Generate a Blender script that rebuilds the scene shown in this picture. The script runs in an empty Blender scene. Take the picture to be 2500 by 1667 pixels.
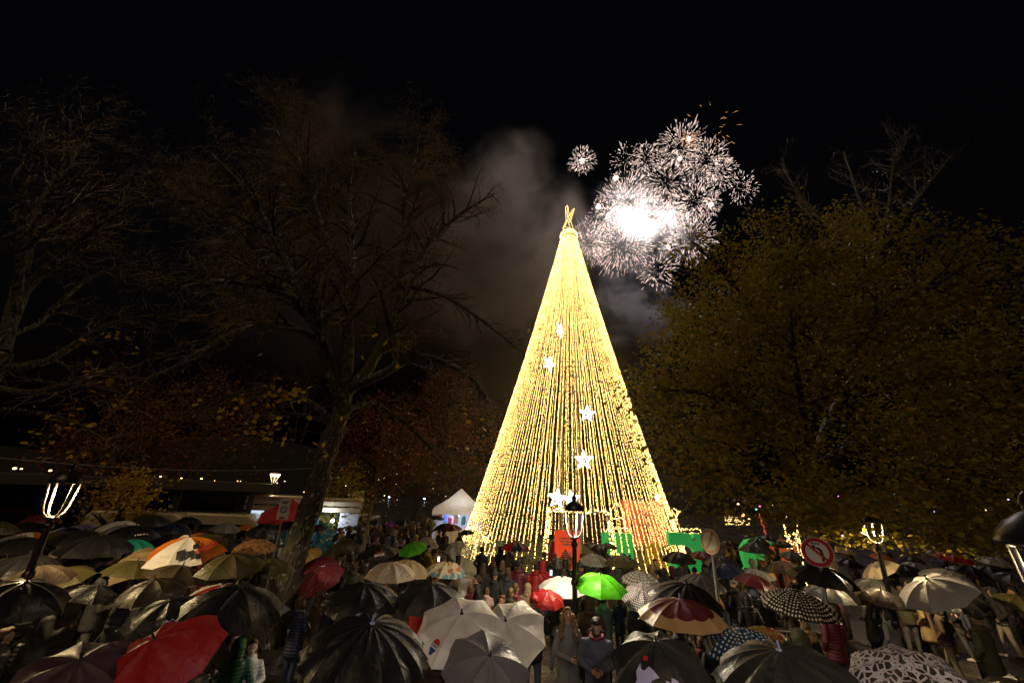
import bpy, bmesh, math, random
import numpy as np
from mathutils import Vector, Matrix, noise as mnoise, kdtree

random.seed(7)
rng = np.random.default_rng(7)
sc = bpy.context.scene
col = sc.collection
PI = math.pi
RAD = math.radians

# ------------------------------------------------------------------ camera
FPX, TH, PH, CH = 972.2, RAD(20.3), RAD(2.8), 3.9
CF = Vector((0, math.cos(TH), math.sin(TH)))
_r0 = Vector((1, 0, 0)); _u0 = Vector((0, -math.sin(TH), math.cos(TH)))
CR = _r0 * math.cos(PH) + _u0 * math.sin(PH)
CU = _u0 * math.cos(PH) - _r0 * math.sin(PH)
CC = Vector((0, 0, CH))
cam = bpy.data.cameras.new('camera')
cam.lens, cam.sensor_width, cam.clip_start, cam.clip_end = 14.0, 36.0, 0.05, 2000
camo = bpy.data.objects.new('camera', cam)
col.objects.link(camo)
camo.matrix_world = Matrix(((CR.x, CU.x, -CF.x, 0), (CR.y, CU.y, -CF.y, 0), (CR.z, CU.z, -CF.z, CH), (0, 0, 0, 1)))
sc.camera = camo

# ------------------------------------------------------------------ world, night sky and faint skyglow sun
world = bpy.data.worlds.new('World')
sc.world = world
world.use_nodes = True
wn = world.node_tree
bg = wn.nodes['Background']
sky = wn.nodes.new('ShaderNodeTexSky')
sky.sky_type = 'NISHITA'
sky.sun_disc = False
sky.sun_elevation = RAD(-4)
sky.sun_rotation = RAD(200)
sky.air_density = 1.2
wn.links.new(sky.outputs[0], bg.inputs[0])
bg.inputs[1].default_value = 0.09
sun = bpy.data.lights.new('night_glow', 'SUN')
sun.energy = 0.42
sun.angle = RAD(30)
sun.color = (1.0, 0.7, 0.36)
suno = bpy.data.objects.new('night_glow', sun)
col.objects.link(suno)
suno.rotation_euler = (RAD(38), 0, RAD(-15))
sc.view_settings.view_transform = 'Standard'
sc.view_settings.look = 'None'
sc.view_settings.gamma = 1
sc.view_settings.exposure = 0.0
sc.cycles.use_denoising = True
sc.cycles.use_light_tree = True
sc.cycles.max_bounces = 5
sc.cycles.diffuse_bounces = 2
sc.cycles.glossy_bounces = 2
sc.cycles.transmission_bounces = 3
sc.cycles.transparent_max_bounces = 8
sc.cycles.volume_bounces = 0
sc.cycles.volume_step_rate = 2.0
sc.cycles.volume_max_steps = 96
sc.cycles.sample_clamp_indirect = 3.0

# ------------------------------------------------------------------ pixel -> place
def ray(px, py):
    return CF * FPX + CR * (px - 1250) - CU * (py - 833.5)
def at(px, py, y=None, z=None, zc=None):
    r = ray(px, py)
    k = y / r.y if y is not None else ((z - CH) / r.z if z is not None else zc / FPX)
    return CC + r * k
ZO = {1: (0, 1120), 2: (500, 1120), 3: (1000, 1120), 4: (1450, 1120), 5: (1875, 1120)}
ZS = 625 / 1792
def zp(zone, x, y):
    return ZO[zone][0] + x * ZS, ZO[zone][1] + y * ZS
def depth(p):
    return (Vector(p) - CC).dot(CF)

# ------------------------------------------------------------------ materials
MATS = {}
def nodes_of(name):
    m = bpy.data.materials.new(name)
    m.use_nodes = True
    nt = m.node_tree
    return m, nt, nt.nodes['Principled BSDF']
def N(nt, typ, **kw):
    n = nt.nodes.new(typ)
    for k, v in kw.items():
        if k.startswith('i_'):
            n.inputs[int(k[2:])].default_value = v
        else:
            setattr(n, k, v)
    return n
def c4(c):
    return (c[0], c[1], c[2], 1)
def mat(name, c, rough=0.6, metal=0.0, var=0.25, scale=6.0, spec=0.5, bump=0.0, coat=0.0):
    """plain surface with noise variation in colour and roughness"""
    if name in MATS:
        return MATS[name]
    m, nt, b = nodes_of(name)
    tc = N(nt, 'ShaderNodeTexCoord')
    nz = N(nt, 'ShaderNodeTexNoise'); nz.inputs['Scale'].default_value = scale; nz.inputs['Detail'].default_value = 5
    nt.links.new(tc.outputs['Object'], nz.inputs['Vector'])
    mx = N(nt, 'ShaderNodeMix', data_type='RGBA')
    mx.inputs[6].default_value = c4([v * (1 - var) for v in c]); mx.inputs[7].default_value = c4([min(1, v * (1 + var)) for v in c])
    nt.links.new(nz.outputs[0], mx.inputs[0]); nt.links.new(mx.outputs[2], b.inputs['Base Color'])
    mr = N(nt, 'ShaderNodeMapRange'); mr.inputs[3].default_value = max(.05, rough - .12); mr.inputs[4].default_value = min(1, rough + .12)
    nt.links.new(nz.outputs[0], mr.inputs[0]); nt.links.new(mr.outputs[0], b.inputs['Roughness'])
    b.inputs['Metallic'].default_value = metal
    b.inputs['Specular IOR Level'].default_value = spec
    b.inputs['Coat Weight'].default_value = coat
    if bump:
        bp = N(nt, 'ShaderNodeBump'); bp.inputs[0].default_value = bump; bp.inputs[1].default_value = .02
        nt.links.new(nz.outputs[0], bp.inputs['Height']); nt.links.new(bp.outputs[0], b.inputs['Normal'])
    MATS[name] = m
    return m
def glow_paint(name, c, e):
    """coloured surface with emission added to brighten it, no lamp behind"""
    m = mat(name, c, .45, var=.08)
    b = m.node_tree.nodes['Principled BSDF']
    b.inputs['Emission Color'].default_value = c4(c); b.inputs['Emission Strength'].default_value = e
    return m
def emit(name, c, s, sample=True):
    if name in MATS:
        return MATS[name]
    m, nt, b = nodes_of(name)
    b.inputs['Base Color'].default_value = (0, 0, 0, 1)
    b.inputs['Emission Color'].default_value = c4(c)
    b.inputs['Emission Strength'].default_value = s
    if not sample:
        m.cycles.emission_sampling = 'NONE'
    MATS[name] = m
    return m
def cloth(name, c, trans=0.18, rough=0.38, pat=None, c2=None, scale=8.0, c3=None):
    """wet umbrella cloth, a little light comes through; optional print"""
    if name in MATS:
        return MATS[name]
    m, nt, b = nodes_of(name)
    out = nt.nodes['Material Output']
    uv = N(nt, 'ShaderNodeUVMap'); tc = N(nt, 'ShaderNodeTexCoord')
    nz = N(nt, 'ShaderNodeTexNoise'); nz.inputs['Scale'].default_value = 5; nz.inputs['Detail'].default_value = 6
    nt.links.new(tc.outputs['Object'], nz.inputs['Vector'])
    base = N(nt, 'ShaderNodeMix', data_type='RGBA')
    base.inputs[6].default_value = c4([v * .72 for v in c]); base.inputs[7].default_value = c4([min(1, v * 1.22) for v in c])
    nt.links.new(nz.outputs[0], base.inputs[0])
    colr = base.outputs[2]
    def mixin(fac, cc, prev):
        x = N(nt, 'ShaderNodeMix', data_type='RGBA'); x.inputs[7].default_value = c4(cc)
        nt.links.new(fac, x.inputs[0]); nt.links.new(prev, x.inputs[6])
        return x.outputs[2]
    sc_ = N(nt, 'ShaderNodeVectorMath', operation='SCALE'); sc_.inputs['Scale'].default_value = scale
    nt.links.new(uv.outputs[0], sc_.inputs[0])
    def lt(sock, v):
        q = N(nt, 'ShaderNodeMath', operation='LESS_THAN'); nt.links.new(sock, q.inputs[0]); q.inputs[1].default_value = v
        return q.outputs[0]
    if pat == 'dots':
        fr = N(nt, 'ShaderNodeVectorMath', operation='FRACTION'); nt.links.new(sc_.outputs[0], fr.inputs[0])
        sb = N(nt, 'ShaderNodeVectorMath', operation='SUBTRACT'); sb.inputs[1].default_value = (.5, .5, 0); nt.links.new(fr.outputs[0], sb.inputs[0])
        ln = N(nt, 'ShaderNodeVectorMath', operation='LENGTH'); nt.links.new(sb.outputs[0], ln.inputs[0])
        colr = mixin(lt(ln.outputs['Value'], .27), c2, colr)
    elif pat == 'plaid':
        sp = N(nt, 'ShaderNodeSeparateXYZ'); fr = N(nt, 'ShaderNodeVectorMath', operation='FRACTION')
        nt.links.new(sc_.outputs[0], fr.inputs[0]); nt.links.new(fr.outputs[0], sp.inputs[0])
        for k in (0, 1):
            h = N(nt, 'ShaderNodeMath', operation='MULTIPLY'); h.inputs[1].default_value = .55
            nt.links.new(lt(sp.outputs[k], .5), h.inputs[0])
            colr = mixin(h.outputs[0], c2, colr)
    elif pat in ('crackle', 'cells', 'blots'):
        vo = N(nt, 'ShaderNodeTexVoronoi'); vo.inputs['Scale'].default_value = 1
        nt.links.new(sc_.outputs[0], vo.inputs['Vector'])
        if pat == 'crackle':
            vo.feature = 'DISTANCE_TO_EDGE'
            colr = mixin(lt(vo.outputs['Distance'], .13), c2, colr)
        elif pat == 'blots':
            vo.inputs['Randomness'].default_value = .7
            colr = mixin(lt(vo.outputs['Distance'], .34), c2, colr)
        else:
            rp = N(nt, 'ShaderNodeValToRGB'); rp.color_ramp.interpolation = 'CONSTANT'
            cs = [c, c2, c3 or c, c]
            rp.color_ramp.elements[0].color = c4(cs[0]); rp.color_ramp.elements[1].position = .35; rp.color_ramp.elements[1].color = c4(cs[1])
            e = rp.color_ramp.elements.new(.55); e.color = c4(cs[2]); e = rp.color_ramp.elements.new(.75); e.color = c4(cs[3])
            spx = N(nt, 'ShaderNodeSeparateColor'); nt.links.new(vo.outputs['Color'], spx.inputs[0])
            nt.links.new(spx.outputs[0], rp.inputs[0]); colr = rp.outputs[0]
    elif pat == 'rings':
        ln = N(nt, 'ShaderNodeVectorMath', operation='LENGTH'); nt.links.new(uv.outputs[0], ln.inputs[0])
        g = N(nt, 'ShaderNodeMath', operation='GREATER_THAN'); g.inputs[1].default_value = scale
        nt.links.new(ln.outputs['Value'], g.inputs[0]); colr = mixin(g.outputs[0], c2, colr)
    elif pat == 'weave':
        wv = N(nt, 'ShaderNodeTexWave', bands_direction='Y'); wv.inputs['Scale'].default_value = scale; wv.inputs['Distortion'].default_value = 2
        nt.links.new(uv.outputs[0], wv.inputs['Vector']); colr = mixin(wv.outputs[0], c2, colr)
    nt.links.new(colr, b.inputs['Base Color'])
    b.inputs['Specular IOR Level'].default_value = .26
    # rain drops: fine sparkle in the roughness and a light bump
    dr = N(nt, 'ShaderNodeTexNoise'); dr.inputs['Scale'].default_value = 150; dr.inputs['Detail'].default_value = 3
    nt.links.new(tc.outputs['Object'], dr.inputs['Vector'])
    mr = N(nt, 'ShaderNodeMapRange'); mr.inputs[1].default_value = .35; mr.inputs[2].default_value = .65; mr.inputs[3].default_value = rough - .15; mr.inputs[4].default_value = rough + .2
    nt.links.new(dr.outputs[0], mr.inputs[0]); nt.links.new(mr.outputs[0], b.inputs['Roughness'])
    bp = N(nt, 'ShaderNodeBump'); bp.inputs[0].default_value = .3; bp.inputs[1].default_value = .005
    cr = N(nt, 'ShaderNodeTexNoise'); cr.inputs['Scale'].default_value = 4.5; cr.inputs['Detail'].default_value = 2; cr.inputs['Distortion'].default_value = 1.2
    oi = N(nt, 'ShaderNodeObjectInfo'); sh = N(nt, 'ShaderNodeVectorMath', operation='ADD'); nt.links.new(tc.outputs['Object'], sh.inputs[0])
    mo = N(nt, 'ShaderNodeMath', operation='MULTIPLY'); mo.inputs[1].default_value = 37; nt.links.new(oi.outputs['Random'], mo.inputs[0]); nt.links.new(mo.outputs[0], sh.inputs[1])
    nt.links.new(sh.outputs[0], cr.inputs['Vector'])
    b2 = N(nt, 'ShaderNodeBump'); b2.inputs[0].default_value = .55; b2.inputs[1].default_value = .05
    nt.links.new(cr.outputs[0], b2.inputs['Height']); nt.links.new(b2.outputs[0], bp.inputs['Normal'])
    nt.links.new(dr.outputs[0], bp.inputs['Height']); nt.links.new(bp.outputs[0], b.inputs['Normal'])
    tr = N(nt, 'ShaderNodeBsdfTranslucent'); nt.links.new(colr, tr.inputs[0])
    ms = N(nt, 'ShaderNodeMixShader'); ms.inputs[0].default_value = trans
    nt.links.new(b.outputs[0], ms.inputs[1]); nt.links.new(tr.outputs[0], ms.inputs[2]); nt.links.new(ms.outputs[0], out.inputs[0])
    MATS[name] = m
    return m
def clear_cloth(name, tint, alpha):
    if name in MATS:
        return MATS[name]
    m, nt, b = nodes_of(name)
    tc = N(nt, 'ShaderNodeUVMap'); vo = N(nt, 'ShaderNodeTexVoronoi'); vo.inputs['Scale'].default_value = 9
    nt.links.new(tc.outputs[0], vo.inputs['Vector'])
    q = N(nt, 'ShaderNodeMath', operation='LESS_THAN'); q.inputs[1].default_value = .28; nt.links.new(vo.outputs['Distance'], q.inputs[0])
    mr = N(nt, 'ShaderNodeMapRange'); mr.inputs[3].default_value = alpha; mr.inputs[4].default_value = .9
    nt.links.new(q.outputs[0], mr.inputs[0]); nt.links.new(mr.outputs[0], b.inputs['Alpha'])
    mx = N(nt, 'ShaderNodeMix', data_type='RGBA'); mx.inputs[6].default_value = c4(tint); mx.inputs[7].default_value = (.16, .12, .12, 1)
    nt.links.new(q.outputs[0], mx.inputs[0]); nt.links.new(mx.outputs[2], b.inputs['Base Color'])
    b.inputs['Roughness'].default_value = .15
    MATS[name] = m
    return m
def garment(name, c, quilt=0.0, rough=.75):
    if name in MATS:
        return MATS[name]
    m, nt, b = nodes_of(name)
    tc = N(nt, 'ShaderNodeTexCoord')
    nz = N(nt, 'ShaderNodeTexNoise'); nz.inputs['Scale'].default_value = 9; nz.inputs['Detail'].default_value = 6
    nt.links.new(tc.outputs['Object'], nz.inputs['Vector'])
    mx = N(nt, 'ShaderNodeMix', data_type='RGBA')
    mx.inputs[6].default_value = c4([v * .6 for v in c]); mx.inputs[7].default_value = c4([min(1, v * 1.35) for v in c])
    nt.links.new(nz.outputs[0], mx.inputs[0]); nt.links.new(mx.outputs[2], b.inputs['Base Color'])
    b.inputs['Roughness'].default_value = rough
    bp = N(nt, 'ShaderNodeBump'); bp.inputs[0].default_value = .22 if quilt else .7; bp.inputs[1].default_value = .03
    if quilt:
        wv = N(nt, 'ShaderNodeTexWave', bands_direction='Z'); wv.inputs['Scale'].default_value = quilt; wv.inputs['Distortion'].default_value = 1.0
        nt.links.new(tc.outputs['Object'], wv.inputs['Vector']); nt.links.new(wv.outputs[0], bp.inputs['Height'])
    else:
        nt.links.new(nz.outputs[0], bp.inputs['Height'])
    nt.links.new(bp.outputs[0], b.inputs['Normal'])
    MATS[name] = m
    return m

# ------------------------------------------------------------------ mesh building
class MB:
    def __init__(s):
        s.v, s.f, s.m = [], [], []
    def add(s, vs, fs, mi=0):
        o = len(s.v)
        s.v += [tuple(p) for p in vs]
        s.f += [tuple(i + o for i in q) for q in fs]
        s.m += [mi] * len(fs)
        return s
    def box(s, c, d, mi=0, M=None, bev=0.0):
        x, y, z = [q / 2 for q in d]
        if bev:
            b = min(bev, x * .9, y * .9, z * .9)
            vs = []
            for sx in (-1, 1):
                for sy in (-1, 1):
                    for sz in (-1, 1):
                        vs += [(sx * x, sy * (y - b), sz * (z - b)), (sx * (x - b), sy * y, sz * (z - b)), (sx * (x - b), sy * (y - b), sz * z)]
            bmx = bmesh.new()
            for q in vs:
                bmx.verts.new(q)
            bmesh.ops.convex_hull(bmx, input=bmx.verts)
            bmx.verts.ensure_lookup_table(); bmx.verts.index_update()
            vv = [q.co.copy() for q in bmx.verts]; ff = [[q.index for q in f.verts] for f in bmx.faces]
            bmx.free()
        else:
            vv = [Vector((sx * x, sy * y, sz * z)) for sz in (-1, 1) for sy in (-1, 1) for sx in (-1, 1)]
            ff = [(0, 2, 3, 1), (4, 5, 7, 6), (0, 1, 5, 4), (2, 6, 7, 3), (0, 4, 6, 2), (1, 3, 7, 5)]
        if M is not None:
            vv = [M @ q for q in vv]
        return s.add([q + Vector(c) for q in vv], ff, mi)
    def tube(s, pts, rad, n=8, mi=0, caps=True, ry=None):
        pts = [Vector(p) for p in pts]
        rad = [rad] * len(pts) if not hasattr(rad, '__len__') else rad
        ry = rad if ry is None else ry
        vs, fs = [], []
        for i, p in enumerate(pts):
            t = (pts[min(i + 1, len(pts) - 1)] - pts[max(i - 1, 0)])
            t = t.normalized() if t.length > 1e-9 else Vector((0, 0, 1))
            ref = Vector((1, 0, 0)) if abs(t.x) < .9 else Vector((0, 1, 0))
            u = (ref - t * ref.dot(t)).normalized(); w = t.cross(u)
            for k in range(n):
                a = 2 * PI * k / n
                vs.append(p + u * (rad[i] * math.cos(a)) + w * (ry[i] * math.sin(a)))
        for i in range(len(pts) - 1):
            for k in range(n):
                a, b = i * n + k, i * n + (k + 1) % n
                fs.append((a, b, b + n, a + n))
        if caps:
            fs.append(tuple(range(n - 1, -1, -1))); fs.append(tuple(range((len(pts) - 1) * n, len(pts) * n)))
        return s.add(vs, fs, mi)
    def lathe(s, prof, n=16, mi=0, c=(0, 0, 0), caps=True):
        vs, fs = [], []
        for r, z in prof:
            for k in range(n):
                a = 2 * PI * k / n
                vs.append((c[0] + r * math.cos(a), c[1] + r * math.sin(a), c[2] + z))
        for i in range(len(prof) - 1):
            for k in range(n):
                a, b = i * n + k, i * n + (k + 1) % n
                fs.append((a, b, b + n, a + n))
        if caps:
            fs.append(tuple(range(n - 1, -1, -1))); fs.append(tuple(range((len(prof) - 1) * n, len(prof) * n)))
        return s.add(vs, fs, mi)
    def ball(s, c, r, mi=0, nu=10, nv=7, M=None):
        r = (r, r, r) if not hasattr(r, '__len__') else r
        vs = [(0, 0, -1)]; fs = []
        for j in range(1, nv):
            t = -PI / 2 + PI * j / nv
            for k in range(nu):
                a = 2 * PI * k / nu
                vs.append((math.cos(t) * math.cos(a), math.cos(t) * math.sin(a), math.sin(t)))
        vs.append((0, 0, 1))
        for k in range(nu):
            fs.append((0, 1 + (k + 1) % nu, 1 + k))
            for j in range(nv - 2):
                a, b = 1 + j * nu + k, 1 + j * nu + (k + 1) % nu
                fs.append((a, b, b + nu, a + nu))
            e = 1 + (nv - 2) * nu
            fs.append((e + k, e + (k + 1) % nu, len(vs) - 1))
        vv = [Vector((p[0] * r[0], p[1] * r[1], p[2] * r[2])) for p in vs]
        if M is not None:
            vv = [M @ q for q in vv]
        return s.add([q + Vector(c) for q in vv], fs, mi)
    def prism(s, poly, y0, y1, mi=0):
        """poly in (x,z), extruded along y"""
        n = len(poly)
        vs = [(x, y0, z) for x, z in poly] + [(x, y1, z) for x, z in poly]
        fs = [tuple(range(n)), tuple(range(2 * n - 1, n - 1, -1))] + [(i, i + n, (i + 1) % n + n, (i + 1) % n) for i in range(n)]
        return s.add(vs, fs, mi)
    def mesh(s, name, mats, smooth=False):
        me = bpy.data.meshes.new(name)
        me.from_pydata(s.v, [], s.f)
        for q in mats:
            me.materials.append(q)
        if len(mats) > 1:
            me.polygons.foreach_set('material_index', s.m)
        if smooth:
            me.polygons.foreach_set('use_smooth', [True] * len(me.polygons))
        me.update()
        return me
    def build(s, name, mats, parent=None, smooth=False, **kw):
        mats = mats if isinstance(mats, (list, tuple)) else [mats]
        return link(name, s.mesh(name, mats, smooth), parent, **kw)
def link(name, me, parent=None, M=None, mats=None):
    o = bpy.data.objects.new(name, me)
    col.objects.link(o)
    if parent is not None:
        o.parent = parent
    if M is not None:
        o.matrix_basis = M
    if mats:
        for i, q in enumerate(mats):
            o.material_slots[i].link = 'OBJECT'
            o.material_slots[i].material = q
    return o
def thing(name, label, cat, loc=(0, 0, 0), rotz=0.0, group=None, M=None):
    o = bpy.data.objects.new(name, None)
    o.empty_display_size = .2
    col.objects.link(o)
    if M is not None:
        o.matrix_basis = M
    else:
        o.location = loc; o.rotation_euler = (0, 0, rotz)
    o['label'] = label; o['category'] = cat
    if group:
        o['group'] = group
    return o
def tag(o, label, cat, group=None):
    o['label'] = label; o['category'] = cat
    if group:
        o['group'] = group
    return o
def struct(o, kind='structure', label=None):
    o['kind'] = kind
    if label:
        o['label'] = label
    return o
def lamp_light(kind, name, parent, loc, energy, color, radius=.1, spot=None, rot=None):
    l = bpy.data.lights.new(name, kind)
    l.energy, l.color, l.shadow_soft_size = energy, color, radius
    if spot:
        l.spot_size, l.spot_blend = spot
    o = bpy.data.objects.new(name, l)
    col.objects.link(o)
    o.parent = parent
    o.location = loc
    if rot:
        o.rotation_euler = rot
    return o
def text_mesh(txt, size, parent, matl, M, name='lettering', warp=None, bold=0.0):
    cu = bpy.data.curves.new(name, 'FONT')
    cu.body = txt; cu.size = size; cu.align_x = 'CENTER'; cu.align_y = 'CENTER'; cu.offset = bold
    cu.resolution_u = 3
    tmp = bpy.data.objects.new('tmp', cu); col.objects.link(tmp)
    me = bpy.data.meshes.new_from_object(tmp.evaluated_get(bpy.context.evaluated_depsgraph_get()))
    bpy.data.objects.remove(tmp); bpy.data.curves.remove(cu)
    if warp:
        bmx = bmesh.new(); bmx.from_mesh(me)
        bmesh.ops.triangulate(bmx, faces=bmx.faces)
        for v in bmx.verts:
            v.co = warp(M @ v.co)
        bmx.to_mesh(me); bmx.free(); M = None
    me.materials.clear(); me.materials.append(matl)
    return link(name, me, parent, M)
# ------------------------------------------------------------------ the setting
def wet_ground(name, c0, c1, scale, rmin, rmax, bump):
    m, nt, b = nodes_of(name)
    tc = N(nt, 'ShaderNodeTexCoord')
    n1 = N(nt, 'ShaderNodeTexNoise'); n1.inputs['Scale'].default_value = .35; n1.inputs['Detail'].default_value = 6
    n2 = N(nt, 'ShaderNodeTexVoronoi'); n2.inputs['Scale'].default_value = scale
    n3 = N(nt, 'ShaderNodeTexNoise'); n3.inputs['Scale'].default_value = 40; n3.inputs['Detail'].default_value = 4
    for n in (n1, n2, n3):
        nt.links.new(tc.outputs['Object'], n.inputs['Vector'])
    mx = N(nt, 'ShaderNodeMix', data_type='RGBA'); mx.inputs[6].default_value = c4(c0); mx.inputs[7].default_value = c4(c1)
    sp = N(nt, 'ShaderNodeSeparateColor'); nt.links.new(n2.outputs['Color'], sp.inputs[0])
    nt.links.new(sp.outputs[0], mx.inputs[0]); nt.links.new(mx.outputs[2], b.inputs['Base Color'])
    mr = N(nt, 'ShaderNodeMapRange'); mr.inputs[1].default_value = .35; mr.inputs[2].default_value = .65; mr.inputs[3].default_value = rmin; mr.inputs[4].default_value = rmax
    nt.links.new(n1.outputs[0], mr.inputs[0]); nt.links.new(mr.outputs[0], b.inputs['Roughness'])
    ad = N(nt, 'ShaderNodeMath', operation='ADD'); nt.links.new(n2.outputs['Distance'], ad.inputs[0]); nt.links.new(n3.outputs[0], ad.inputs[1])
    bp = N(nt, 'ShaderNodeBump'); bp.inputs[0].default_value = bump; bp.inputs[1].default_value = .03
    nt.links.new(ad.outputs[0], bp.inputs['Height']); nt.links.new(bp.outputs[0], b.inputs['Normal'])
    return m
m_ground = wet_ground('wet_setts', (.035, .03, .026), (.08, .07, .058), 9, .16, .5, .6)
m_lawn = wet_ground('wet_lawn', (.03, .05, .012), (.07, .085, .02), 30, .45, .8, 1.0)
m_kerb = mat('kerb_granite', (.2, .19, .17), .4, var=.35, scale=9, bump=.3)
g = MB()
nx = 24
for i in range(nx + 1):
    for j in range(nx + 1):
        g.v.append((-600 + 1200 * i / nx, -300 + 1200 * j / nx, 0))
for i in range(nx):
    for j in range(nx):
        a = i * (nx + 1) + j
        g.f.append((a, a + nx + 1, a + nx + 2, a + 1)); g.m.append(0)
struct(g.build('ground', m_ground))
# lawn disc below the tree of lights
TX, TY, TR, TZ = 4.35, 28.3, 7.05, 23.9
lw = MB()
nl = 48
lw.v = [(TX, TY, .012)] + [(TX + 9.2 * math.cos(2 * PI * k / nl) * (1 + .02 * math.sin(5 * k)), TY + 9.0 * math.sin(2 * PI * k / nl), .012) for k in range(nl)]
lw.f = [(0, 1 + k, 1 + (k + 1) % nl) for k in range(nl)]; lw.m = [0] * nl
struct(lw.build('lawn', m_lawn))
# raised kerb of single granite stones on the open ground at the right
k0, k1 = at(2060, 1572, z=0), at(2400, 1680, z=0)
kd = (k1 - k0); kl = kd.length; kd.normalize()
kb = MB(); kb.box((0, 0, .05), (.86, .22, .14), bev=.02)
kme = kb.mesh('kerb_stone', [m_kerb])
kerb = struct(MB().box(((k0 + k1) / 2 + Vector((0, 0, -.03)))[:], (kl * 1.4, .2, .05), M=Matrix.Rotation(math.atan2(kd.y, kd.x), 3, 'Z')).build('kerb', m_kerb))
for i in range(-3, int(kl / .88) + 4):
    link('kerb_stone', kme, kerb, Matrix.Translation(k0 + kd * (i * .88 + .4) + Vector((0, 0, random.uniform(-.006, .006)))) @ Matrix.Rotation(math.atan2(kd.y, kd.x) + random.uniform(-.01, .01), 4, 'Z'))
# dark wooded hillside far behind
m_hill = mat('dark_wooded_hill', (.008, .01, .007), .9, var=.5, scale=.15)
hb = MB()
hx, hy = 60, 8
for i in range(hx + 1):
    x = -260 + 520 * i / hx
    for j in range(hy + 1):
        t = j / hy
        hgt = (13 + 7 * mnoise.noise(Vector((x * .012, 3, 0))) + 5 * math.exp(-((x + 110) / 70) ** 2)) * math.sin(t * PI / 2)
        hb.v.append((x, 115 + 90 * t + 6 * mnoise.noise(Vector((x * .05, t * 4, 1))), hgt + 1.2 * mnoise.noise(Vector((x * .3, t * 9, 5))) * t - .4 * (1 - t)))
for i in range(hx):
    for j in range(hy):
        a = i * (hy + 1) + j
        hb.f.append((a, a + hy + 1, a + hy + 2, a + 1)); hb.m.append(0)
struct(hb.build('hill', m_hill, smooth=True))

# ------------------------------------------------------------------ tree of lights
def bulb_mat(name, c, s):
    return emit(name, c, s)
m_bulb = bulb_mat('warm_bulb', (1, .62, .17), 17.5)
m_white_bulb = emit('cool_white_bulb', (.95, .95, 1), 4.0)
m_cable = mat('green_cable', (.02, .03, .015), .6)
m_mast = mat('galvanised_mast', (.45, .42, .36), .45, .3)
OCT = [(1, 0, 0), (-1, 0, 0), (0, 1, 0), (0, -1, 0), (0, 0, 1.2), (0, 0, -1.2)]
OCTF = [(0, 2, 4), (2, 1, 4), (1, 3, 4), (3, 0, 4), (2, 0, 5), (1, 2, 5), (3, 1, 5), (0, 3, 5)]
def bulbs(mb, pts, r, mi):
    for p in pts:
        mb.add([(p[0] + r * q[0], p[1] + r * q[1], p[2] + r * q[2]) for q in OCT], OCTF, mi)
xm = thing('light_tree', 'giant cone shaped tree of warm light strings with star on top', 'christmas tree', (TX, TY, 0))
def string_mesh(seed, zend):
    r_ = random.Random(seed)
    mb = MB()
    p0, p1 = Vector((.62, 0, TZ)), Vector((TR, 0, .15))
    t1 = (TZ - zend) / (TZ - .15)
    L = (p1 - p0).length
    n = int(L * t1 / .075)
    ph = [r_.uniform(0, 6) for _ in range(4)]
    def pos(t):
        p = p0.lerp(p1, t)
        sag = .55 * math.sin(PI * t)
        return Vector((p.x - sag * .35, .02 * math.sin(t * 23 + ph[0]) * t + .01 * math.sin(t * 97 + ph[1]), p.z - sag * .2))
    mb.tube([pos(t1 * i / 30) for i in range(31)], .012, 3, 0)
    pts = []
    for i in range(n):
        t = t1 * (i + r_.random() * .6) / n
        q = pos(t)
        s_ = .008 + .012 * t
        pts.append((q.x + r_.uniform(-s_, s_), q.y + r_.uniform(-s_, s_), q.z + r_.uniform(-.03, .03)))
    bulbs(mb, pts, .016, 1)
    return mb.mesh('light_string', [m_cable, m_bulb])
NS = 118
full = [string_mesh(i, .15) for i in range(5)]
short = [string_mesh(20 + i, 3.05) for i in range(2)]
longs = string_mesh(31, .55)
face = math.atan2(-TY, -TX) + .07
for i in range(NS):
    a = 2 * PI * (i + random.uniform(-.2, .2)) / NS
    da = (a - face + PI) % (2 * PI) - PI
    me = short[i % 2] if abs(da) < .215 else random.choice(full + [longs])
    link('light_string', me, xm, Matrix.Rotation(a, 4, 'Z'))
# lattice mast
for sx in (-1, 1):
    for sy in (-1, 1):
        MB().tube([(sx * .6, sy * .6, 0), (sx * .6, sy * .6, TZ - 6), (sx * .42, sy * .42, TZ)], .06, 6).build('mast_leg', m_mast, xm)
br = MB()
for sx, sy, ex, ey in ((-1, -1, 1, -1), (1, -1, 1, 1), (1, 1, -1, 1), (-1, 1, -1, -1)):
    br.tube([(sx * .6, sy * .6, 0), (ex * .6, ey * .6, 0)], .032, 4)
    br.tube([(sx * .6, sy * .6, 0), (ex * .6, ey * .6, 1.15)], .024, 4)
bme = br.mesh('mast_brace', [m_mast])
for k in range(20):
    s_ = 1 if k < 15 else 1 - (k - 15) * .055
    link('mast_brace', bme, xm, Matrix.Translation((0, 0, .5 + k * 1.15)) @ Matrix.Diagonal((s_, s_, 1, 1)))
# hoops holding the strings apart
for zz in (6.0, 12.0, 18.0):
    rr = TR + (.62 - TR) * (zz - .15) / (TZ - .15) - .35
    MB().tube([(rr * math.cos(2 * PI * k / 40), rr * math.sin(2 * PI * k / 40), zz) for k in range(41)], .02, 4).build('hoop', m_mast, xm)
# top cap with its own ring of bulbs
cap = MB().lathe([(.1, .55), (.5, .5), (.66, .25), (.7, 0), (.66, -.1), (.1, -.1)], 24).build('top_cap', m_mast, xm, M=Matrix.Translation((0, 0, TZ)))
cb = MB(); bulbs(cb, [(rr * math.cos(a), rr * math.sin(a), z) for (rr, z) in ((.72, .05), (.70, .25), (.6, .42), (.45, .52)) for a in np.linspace(0, 2 * PI, 40)], .03, 0)
cb.build('cap_bulbs', m_bulb, cap)
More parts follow.
